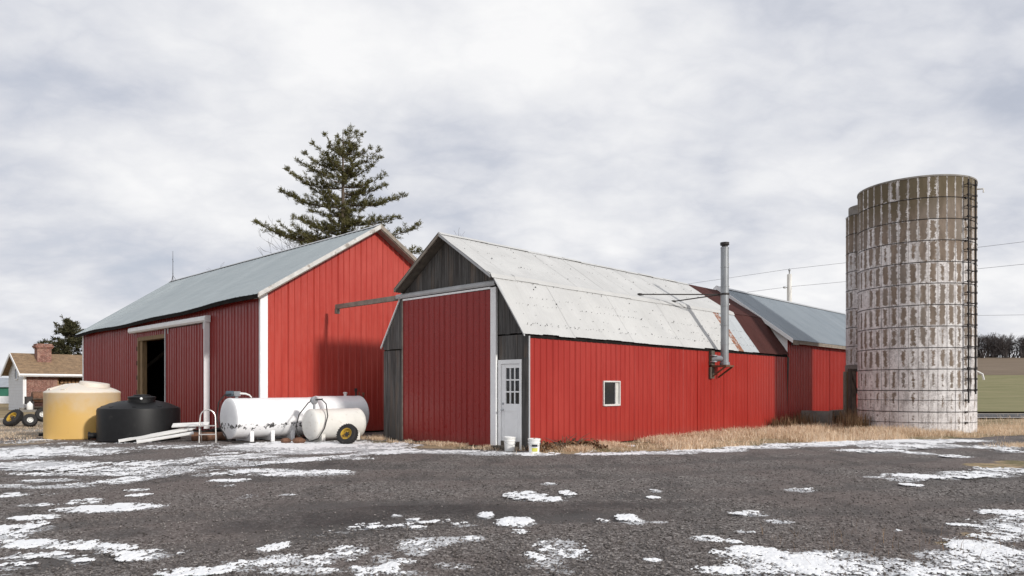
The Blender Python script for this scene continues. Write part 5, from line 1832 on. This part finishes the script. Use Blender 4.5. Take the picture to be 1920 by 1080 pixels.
for k in range(4):
    for j in range(9):
        obj('firewood_log', MB().tube([(2.2 + j * .24 + .1 * (k % 2), .35, .5 + k * .23 + .8), (2.2 + j * .24 + .1 * (k % 2), .95, .5 + k * .23 + .8)], .11, 7), M['firewood'], hs_)
obj('rack', MB().box(2.1, 4.4, .3, 1.0, 1.1, 1.18).box(2.1, 2.2, .3, 1.0, 0, 1.1).box(4.3, 4.4, .3, 1.0, 0, 1.1), M['timber_dark'], hs_)

gr = thing('barrel_grill', 'dark barrel grill on legs against the brick house wall', 'grill', K + DX * .25 + DY * -1.5, TH)
obj('drum', MB().lathe([(.0, 0), (.36, .02), (.38, .06), (.38, 1.0), (.36, 1.04), (.0, 1.06)], 20, (-.15, 0, .95), (1, 0, 0), close=False), M['rusty_iron'], gr, True)
obj('firebox', MB().box(-.5, -.14, -.25, .25, .5, 1.0), M['dark_iron'], gr)
obj('chimney_pipe', MB().tube([(.75, 0, 1.25), (.75, 0, 1.45)], .06, 8), M['dark_iron'], gr)
obj('shelf', MB().box(-.2, .95, -.5, -.36, .82, .86).box(-.2, .95, -.3, .3, .28, .32), M['timber_dark'], gr)
for x in (-.1, .85):
    for y in (-.3, .3):
        obj('leg', MB().bar((x, y, 0), (x, y * .8, .85), .06), M['dark_iron'], gr)
jug = thing('jug', 'white plastic jug on the ground by the brick house', 'jug', K + DX * -.15 + DY * -2.2, 0)
obj('body', MB().lathe([(.16, 0), (.18, .03), (.18, .32), (.13, .42), (.05, .48), (.05, .54), (.0, .55)], 16, (0, 0, .15)), M['bucket_white'], jug, True)
obj('base', MB().box(-.3, .3, -.25, .25, 0, .15), M['concrete'], jug)
kerb = MB().bar(tuple(K + DX * -.5 + DY * -1.2 + Vector((0, 0, .12))), tuple(K + DX * 7 + DY * -1.2 + Vector((0, 0, .12))), .3, .28)
tag(obj('retaining_kerb', kerb, M['concrete']), 'low concrete edging in front of the brick house', 'kerb')

gs = thing('shed', 'small green shed with grey roof beyond the white house gable', 'shed', (-53.5, 72, 0), R(10))
obj('wall', MB().box(-4, 3.2, 0, 4, 0, .75), M['siding'], gs)
obj('wall', MB().box(-4.01, 3.21, -.01, 4, .752, 1.70), M['green_siding'], gs)
obj('roof', MB().add([(-4.2, -.3, 1.66), (3.4, -.3, 1.66), (3.4, 2, 2.65), (-4.2, 2, 2.65), (3.4, 4.3, 1.66), (-4.2, 4.3, 1.66)], [(0, 1, 2, 3), (3, 2, 4, 5), (1, 4, 2), (0, 3, 5)]), M['grey_roofing'], gs)


# ================================================================== TREES
def needle_tufts(name, pts, dirs, mat, parent, nn=9, ln=(.16, .30), wd_=.022, droop=0.0):
    """fans of needles: thin triangles round each tuft centre"""
    P = np.array(pts); D = np.array(dirs)
    N = len(P)
    ang = RNG.random((N, nn)) * 6.283
    el = RNG.normal(0.25, 0.55, (N, nn))
    v = np.stack([np.cos(ang) * np.cos(el), np.sin(ang) * np.cos(el), np.sin(el)], -1) + D[:, None, :] * 0.9
    v /= np.linalg.norm(v, axis=-1, keepdims=True)
    L = (ln[0] + (ln[1] - ln[0]) * RNG.random((N, nn)))[..., None]
    side = np.cross(v, RNG.normal(0, 1, (N, nn, 3)))
    side /= np.linalg.norm(side, axis=-1, keepdims=True) + 1e-6
    p0 = P[:, None, :] + RNG.normal(0, .03, (N, nn, 3))
    a = p0 - side * wd_; b_ = p0 + side * wd_
    c_ = p0 + v * L + side * wd_ * .7; d_ = p0 + v * L - side * wd_ * .7
    V_ = np.stack([a, b_, c_, d_], 2).reshape(-1, 3)
    F_ = np.arange(N * nn * 4)
    return kind(obj(name, np_mesh(name, V_, F_, 4, mat), None, parent), 'stuff') if False else obj(name, np_mesh(name, V_, F_, 4, mat), None, parent)


def conifer(name, label, loc, limbs, trunk_top, trunk_r, mat, seed, dens=1.0, tuft=(.16, .30), nn=9, lean=0.0, wd_=.022):
    rs = random.Random(seed)
    t = thing(name, label, 'tree', loc)
    obj('trunk', MB().tube([(0, 0, -.2), (.02, 0, trunk_top * .5), (lean * .5, 0, trunk_top * .8), (lean, 0, trunk_top)], [trunk_r, trunk_r * .72, trunk_r * .36, .02], 10), M['bark'], t, True)
    br = MB()
    pts, dirs = [], []
    for (z0, az_, L, rise, sag) in limbs:
        d = Vector((math.cos(az_), math.sin(az_), 0))
        o = Vector((lean * z0 / trunk_top, 0, z0))
        n_ = 7
        path = []
        for k in range(n_ + 1):
            s = k / n_
            zz_ = rise * L * (s ** 1.5) - sag * L * math.sin(math.pi * s)
            path.append(o + d * L * s + Vector((0, 0, zz_)) + Vector((rs.uniform(-1, 1), rs.uniform(-1, 1), rs.uniform(-1, 1))) * .02 * L * s)
        br.tube(path, [max(.012, .018 * L * (1 - .85 * k / n_)) for k in range(n_ + 1)], 5, False)
        nb = max(4, int(L * 4.2 * dens))
        for b_ in range(nb):
            s = .10 + .90 * (b_ + rs.random()) / nb
            i_ = min(n_ - 1, int(s * n_))
            q_ = path[i_].lerp(path[i_ + 1], s * n_ - i_)
            sd_ = -1 if b_ % 2 else 1
            sl2 = L * (.30 * (1 - s) + .10) * rs.uniform(.5, 1.2)
            dd = (d * rs.uniform(.55, 1.0) + Vector((-d.y, d.x, 0)) * sd_ * rs.uniform(.3, .95) + Vector((0, 0, rs.uniform(.0, .75)))).normalized()
            br.tube([q_, q_ + dd * sl2], [.012, .005], 3, False)
            m_ = max(2, int(sl2 / .11 * dens))
            for j in range(m_):
                u_ = (j + rs.random()) / m_
                pts.append(q_ + dd * sl2 * u_ + Vector((rs.gauss(0, .05), rs.gauss(0, .05), rs.gauss(.03, .05))))
                dirs.append(dd * .6 + Vector((0, 0, .35)))
        for j in range(int(4 * dens)):
            pts.append(path[-1] + Vector((rs.gauss(0, .08), rs.gauss(0, .08), rs.gauss(0, .08)))); dirs.append(d * .7 + Vector((0, 0, .5)))
    obj('limbs', br, M['bark'], t)
    needle_tufts('crown', [tuple(p) for p in pts], [tuple(p) for p in dirs], mat, t, nn, tuft, wd_)
    return t


TD = 45.0
PX = TD / FPX           # metres per photo pixel there


def tz(v):
    return H + (728 - v) * PX


rs = random.Random(11)
limbs = []
# main limbs in the picture plane: (tip u, tip v, origin v)
for (u, v, v0_) in [(610, 251, 285), (591, 274, 300), (575, 288, 318), (559, 296, 330), (543, 320, 352), (519, 350, 386), (578, 390, 402), (557, 411, 432), (497, 426, 446), (530, 440, 452),
                    (678, 255, 290), (690, 277, 305), (710, 285, 318), (716, 300, 335), (717, 327, 350), (719, 347, 362), (752, 369, 382), (742, 409, 420), (778, 414, 438), (780, 465, 470), (600, 455, 470)]:
    z0 = tz(v0_)
    dx = (u - 643) * PX
    L = abs(dx) / .96
    az_ = (0 if dx > 0 else math.pi) + rs.uniform(-.28, .28)
    rise = (tz(v) - z0) / L
    limbs.append((z0, az_, L, rise, rs.uniform(.03, .10)))
env = [(248, .3), (270, 1.2), (300, 2.2), (340, 2.9), (380, 3.5), (420, 3.6), (460, 3.4), (540, 3.0)]
for k in range(46):
    v = 250 + 280 * (k / 46) ** .9
    L = float(np.interp(v, [e[0] for e in env], [e[1] for e in env])) * rs.uniform(.40, .88)
    limbs.append((tz(v) - .25 * L, rs.uniform(0, 6.283), L, rs.uniform(.28, .62), rs.uniform(.02, .09)))
for k in range(46):
    limbs.append((tz(275 + 190 * rs.random()), rs.uniform(0, 6.283), rs.uniform(.5, 1.5), rs.uniform(.1, .8), 0))
for k in range(10):
    limbs.append((tz(270) - rs.uniform(0, 1.0), rs.uniform(0, 6.283), rs.uniform(.5, 1.0), rs.uniform(.7, 1.6), 0))
conifer('pine_tree', 'tall wide-limbed pine rising behind the long red barn', ((643 - 960) * PX, TD, 0), limbs, tz(243), .25, M['pine_needles'], 3, 1.25, (.10, .23), 9, 0.0, .015)

ED = 66.0
epx = ED / FPX
rs = random.Random(5)
limbs = []
ztop = H + (728 - 600) * epx
for k in range(120):
    s = (k / 120) ** 1.0
    z = ztop - .2 - s * 6.2
    L = (.3 + 3.6 * s ** .7) * rs.uniform(.6, 1.05)
    limbs.append((z, rs.uniform(0, 6.283), L, rs.uniform(.0, .35), .05))
conifer('spruce_tree', 'dark conifer behind the brown roofed house', ((128 - 960) * epx, ED, 0), limbs, ztop, .22, M['spruce_needles'], 9, .8, (.18, .34), 7, 0, .03)


def bare_tree(name, label, loc, h, seed, r0=.14, depth=5, spread=.5, mat='grey_bark', cat='tree'):
    rs_ = random.Random(seed)
    t = thing(name, label, cat, loc)
    tr = MB(); tw = MB()

    def grow(p, d, L, r_, lev):
        n_ = 3
        pts_ = [p]
        for k in range(n_):
            d = (d + Vector((rs_.gauss(0, .12), rs_.gauss(0, .12), rs_.gauss(.05, .07)))).normalized()
            pts_.append(pts_[-1] + d * L / n_)
        (tr if lev <= 1 else tw).tube(pts_, [r_, r_ * .88, r_ * .76, r_ * .62], 6 if lev < 2 else 4, False)
        if lev >= depth:
            return
        for k in range(rs_.choice((2, 3, 3))):
            ax = Vector((rs_.gauss(0, 1), rs_.gauss(0, 1), rs_.gauss(0, .4))).normalized()
            nd = (d + ax * spread * rs_.uniform(.7, 1.5)).normalized()
            grow(pts_[rs_.choice((2, 3, 3))], nd, L * rs_.uniform(.58, .82), max(.008, r_ * .58), lev + 1)
    grow(Vector((0, 0, -.1)), Vector((0, 0, 1)), h * .34, r0, 0)
    obj('trunk', tr, M[mat], t)
    obj('crown', tw, M[mat], t)
    return t


bare_tree('bare_tree', 'leafless tree showing between the two barn peaks', ((795 - 960) / FPX * 42, 42, 0), 11.3, 21, .16, 7, .62)
bare_tree('bare_tree', 'leafless tree top behind the middle of the long barn roof', ((497 - 960) / FPX * 52, 52, 0), 13.2, 24, .16, 7, .62)

# far wood on the hill
mbx_v, mbx_f = [], []
rs = random.Random(31)
wood = MB()
for k in range(330):
    x = rs.uniform(150, 330)
    y = rs.uniform(298, 330)
    z = float(hill(np.array(x), np.array(y))) - .3
    h = rs.uniform(7.5, 11.0)
    wood.tube([(x, y, z), (x + rs.gauss(0, .2), y, z + h * .75)], [.20, .07], 4, False)
    for b_ in range(34):
        s = rs.uniform(.15, .85)
        a = rs.uniform(0, 6.283)
        L = h * (.22 + .18 * math.sin(s * 3.1)) * rs.uniform(.6, 1.1)
        p = Vector((x, y, z + h * s))
        d = Vector((math.cos(a) * .8, math.sin(a) * .8, rs.uniform(.25, 1.1))).normalized()
        wood.tube([p, p + d * L * .5, p + d * L + Vector((0, 0, .15 * L))], [.075, .06, .03], 3, False)
        for q_ in range(3):
            d2 = (d + Vector((rs.gauss(0, .5), rs.gauss(0, .5), rs.gauss(.2, .4)))).normalized()
            p2 = p + d * L * rs.uniform(.3, .9)
            wood.tube([p2, p2 + d2 * L * .5], [.06, .03], 3, False)
kind(tag(obj('distant_wood', wood, M['far_bark']), 'dark line of leafless woodland on the far hill', 'woodland'), 'stuff')
# scrub under the far wood
wood = MB()
for k in range(420):
    x = rs.uniform(150, 330); y = rs.uniform(296, 332)
    z = float(hill(np.array(x), np.array(y))) - .3
    for b_ in range(10):
        a = rs.uniform(0, 6.283)
        wood.tube([(x, y, z), (x + math.cos(a) * rs.uniform(.5, 1.6), y + math.sin(a) * rs.uniform(.5, 1.6), z + rs.uniform(1.5, 4.2))], [.12, .05], 3, False)
kind(tag(obj('distant_scrub', wood, M['far_bark']), 'dark leafless scrub at the foot of the far wood', 'scrub'), 'stuff')

# ================================================================== utility pole and wires
up = thing('utility_pole', 'pale utility pole standing behind the rear barn roof', 'utility pole', (23.5, 60, 0))
obj('pole', MB().tube([(0, 0, -.3), (0, 0, 11.2)], [.24, .19], 12), M['pole_wood'], up, True)
obj('insulator', MB().lathe([(.05, 0), (.05, .25), (.09, .3), (.09, .42), (.03, .5)], 10, (0, 0, 11.2)), M['pump_grey'], up, True)
obj('insulator', MB().lathe([(.05, 0), (.09, .05), (.09, .2), (.03, .25)], 10, (-.28, 0, 10.1), (-1, 0, 0)).tube([(-.2, 0, 10.1), (-.4, 0, 10.1)], .04, 6), M['pump_grey'], up, True)
wdir = Vector((10.8, -12.5, 0)).normalized()
for z, lab, sag in ((11.65, 'upper thin power wire crossing behind the silo', .35), (10.15, 'lower thin power wire crossing behind the silo', .35)):
    pts = []
    for s in range(-30, 61, 3):
        p = Vector((23.5, 60, 0)) + wdir * s
        q_ = abs(s) / 60.0
        pts.append((p.x, p.y, z - sag * 4 * q_ * (1 - q_) * (1 if s > 0 else .6)))
    tag(obj('power_line', MB().tube(pts, .013, 5), M['wire']), lab, 'power line', 'overhead power wires')
tag(obj('power_line', MB().tube([(20 + k * 6, 80 - .8 * k, 9.55 + .02 * k - .3 * math.sin(k / 12 * math.pi)) for k in range(13)], .018, 5), M['wire']),
    'lowest thin power wire beyond the right edge of the silo', 'power line', 'overhead power wires')


# ================================================================== dry grass, weeds, litter
def blades(name, label, cat, px_, py_, hgt, mat, wd_=.006, lean=.45, seg_up=1.0):
    N = len(px_)
    a = RNG.random(N) * 6.283
    ln = np.abs(RNG.normal(0, lean, N))
    zb = yard_z(px_, py_) - .01
    dx, dy = np.cos(a) * ln, np.sin(a) * ln
    ws = wd_ * (.6 + .8 * RNG.random(N))
    sx_, sy_ = -np.sin(a + RNG.normal(0, .8, N)) * ws, np.cos(a) * ws
    mx, my, mz = px_ + dx * hgt * .35, py_ + dy * hgt * .35, zb + hgt * .6
    tx2, ty2, tz2 = px_ + dx * hgt, py_ + dy * hgt, zb + hgt * (1 - .35 * np.minimum(ln, 1))
    V_ = np.stack([np.stack([px_ - sx_, py_ - sy_, zb], -1), np.stack([px_ + sx_, py_ + sy_, zb], -1),
                   np.stack([mx + sx_ * .8, my + sy_ * .8, mz], -1), np.stack([mx - sx_ * .8, my - sy_ * .8, mz], -1),
                   np.stack([tx2 + sx_ * .2, ty2 + sy_ * .2, tz2], -1), np.stack([tx2 - sx_ * .2, ty2 - sy_ * .2, tz2], -1)], 1).reshape(-1, 3)
    b_ = np.array([(0, 1, 2, 3), (3, 2, 4, 5)])
    F_ = (b_[None] + (np.arange(N) * 6)[:, None, None]).reshape(-1)
    return kind(tag(obj(name, np_mesh(name, V_, F_, 4, mat), None), label, cat), 'stuff')


# verge along the sunny wall and round the silo
N = 125000
gx_ = RNG.uniform(.6, 24, N)
ed_ = grass_edge(gx_)
wall_y = 17.44 + (gx_ - .407) * (.721 / .693) - .12
gy_ = ed_ + RNG.random(N) ** .9 * np.clip(np.minimum(wall_y - ed_, 5.5), .25, None)
u_ = (gx_ - .407) * .693 + (gy_ - 17.44) * .721
off_ = (gx_ - .407) * .721 - (gy_ - 17.44) * .693
clump = fbm(gx_ * .9, gy_ * .9, 4, .55, 2)
dsilo = np.hypot(gx_ - SC.x, gy_ - SC.y)
keep = (off_ > .06) & (dsilo > SR_ + .05) & (RNG.random(N) < np.clip((clump - .43) * 8 + .10 * (gx_ > 5), .03, 1)) & ~((gx_ < 2.3) & (RNG.random(N) < .55)) & (gy_ < 29)
keep &= ~((u_ > 16.5) & (u_ < 22.3) & (off_ < 1.42))
gx_, gy_, clump, off_ = gx_[keep], gy_[keep], clump[keep], off_[keep]
hg = (.10 + .34 * RNG.random(len(gx_)) ** 1.4) * (.5 + 1.2 * np.clip(clump - .25, 0, 1)) * np.interp(gx_, [.6, 3, 5, 9, 13, 17, 24], [.36, .45, .6, .85, .8, .42, .35])
blades('dry_grass', 'tall straw coloured dry grass along the foot of the sunny red wall and silo', 'grass', gx_, gy_, hg, M['straw'], .006, .75)
# taller dead weeds by the bunk and wall
N = 5200
cx_ = np.array([inA(15.6, -.5)[:2], inA(16.9, -1.8)[:2], inA(17.8, -2.0)[:2], inA(18.6, -1.9)[:2], inA(20.4, -1.9)[:2], inA(21.4, -1.8)[:2], inA(13.9, -.4)[:2], inA(14.6, -.7)[:2], (12.6, 25.8), (12.9, 26.9)])
ci = RNG.integers(0, len(cx_), N)
gx_ = cx_[ci, 0] + RNG.normal(0, .28, N); gy_ = cx_[ci, 1] + RNG.normal(0, .22, N)
hg = (.25 + .75 * RNG.random(N) ** 1.5) * np.array([.8, .9, 1.15, 1.0, .85, 1.1, .6, .6, .9, .9])[ci]
blades('dead_weeds', 'brown dead weeds standing before the feed bunk', 'weeds', gx_, gy_, hg, M['weed'], .007, .3)
# sparse tufts: front of gambrel barn, tank feet, left lot, right verge
N = 42000
s_ = RNG.random(N)
zone = RNG.integers(0, 7, N)
gx_ = np.empty(N); gy_ = np.empty(N); hg = np.empty(N)
for zi, (pa_, pb_, wx, h0) in enumerate([(inA(-.22, .9), inA(-.35, 6.1), .16, .10), (inA(-.15, 6.2), inA(-.6, 9.3), .28, .12), (Vector((-14.6, 21.9, 0)), Vector((-21, 24.5, 0)), 1.1, .05),
                                         (Vector((17.0, 24.2, 0)), Vector((29, 33.5, 0)), 2.2, .22), (Vector((13.2, 18.6, 0)), Vector((16.5, 19.2, 0)), .35, .10), (Vector((-15, 26.5, 0)), Vector((-24, 29.5, 0)), 1.5, .06), (inA(-.3, -.2), inA(2.0, -.75), .26, .12)]):
    m_ = zone == zi
    n_ = m_.sum()
    t = s_[m_]
    gx_[m_] = pa_.x + (pb_.x - pa_.x) * t + RNG.normal(0, wx, n_)
    gy_[m_] = pa_.y + (pb_.y - pa_.y) * t + RNG.normal(0, wx, n_)
    hg[m_] = h0 * (.4 + 1.1 * RNG.random(n_))
lxx = (gx_ - A.x) * DX.x + (gy_ - A.y) * DX.y
lyy = (gx_ - A.x) * DY.x + (gy_ - A.y) * DY.y
keep = ~((lxx > -.1) & (lyy > 0) & (lyy < 6)) & (np.hypot(gx_ + 13.45, gy_ - 22.2) > 1.06) & (np.hypot(gx_ - SC.x, gy_ - SC.y) > SR_ + .03) & (fbm(gx_ * 1.3, gy_ * 1.3, 3, .5, 4) > .42)
blades('dry_grass', 'short sparse straw and dead grass along the barn front and lot edges', 'grass', gx_[keep], gy_[keep], hg[keep], M['straw'], .005, .8)
# grass stalks poking through the snow in the near right corner
N = 260
gx_ = RNG.uniform(2.6, 5.6, N); gy_ = RNG.uniform(6.0, 7.6, N)
blades('grass_stalks', 'thin dead stalks poking through the snow in the near right corner', 'grass', gx_, gy_, .05 + .16 * RNG.random(N), M['weed'], .0016, .9)
# brush and leaf litter by the corner
N = 2600
cx_ = np.array([inA(.55, -.22)[:2], inA(1.0, -.28)[:2], inA(1.45, -.35)[:2], inA(.25, -.2)[:2], inA(1.7, -.5)[:2]])
ci = RNG.integers(0, len(cx_), N)
gx_ = cx_[ci, 0] + RNG.normal(0, .16, N); gy_ = cx_[ci, 1] + RNG.normal(0, .12, N)
lz = np.abs(RNG.normal(0, .07, N)) + .01
a = RNG.random(N) * 6.283
L = .03 + .05 * RNG.random(N)
t1 = np.stack([np.cos(a), np.sin(a), RNG.normal(0, .5, N)], -1) * L[:, None]
t2 = np.cross(t1, RNG.normal(0, 1, (N, 3))); t2 = t2 / (np.linalg.norm(t2, axis=1, keepdims=True) + 1e-6) * L[:, None] * .5
P = np.stack([gx_, gy_, lz], -1)
V_ = np.stack([P - t1, P + t2, P + t1, P - t2], 1).reshape(-1, 3)
kind(tag(obj('leaf_litter', np_mesh('leaf_litter', V_, np.arange(N * 4), 4, M['leaf_litter']), None), 'brown leaf litter and brush heaped beside the labelled bucket', 'leaf litter'), 'stuff')
mb = MB()
rs = random.Random(3)
for k in range(26):
    p = inA(rs.uniform(.3, 1.8), rs.uniform(-.5, -.12), rs.uniform(.02, .15))
    q_ = p + Vector((rs.uniform(-.4, .4), rs.uniform(-.2, .2), rs.uniform(-.05, .28)))
    mb.tube([p, p.lerp(q_, .5) + Vector((0, 0, .03)), q_], [.009, .007, .004], 4, False)
kind(tag(obj('brush_sticks', mb, M['bark']), 'dark dead sticks in the brush beside the labelled bucket', 'sticks'), 'stuff')
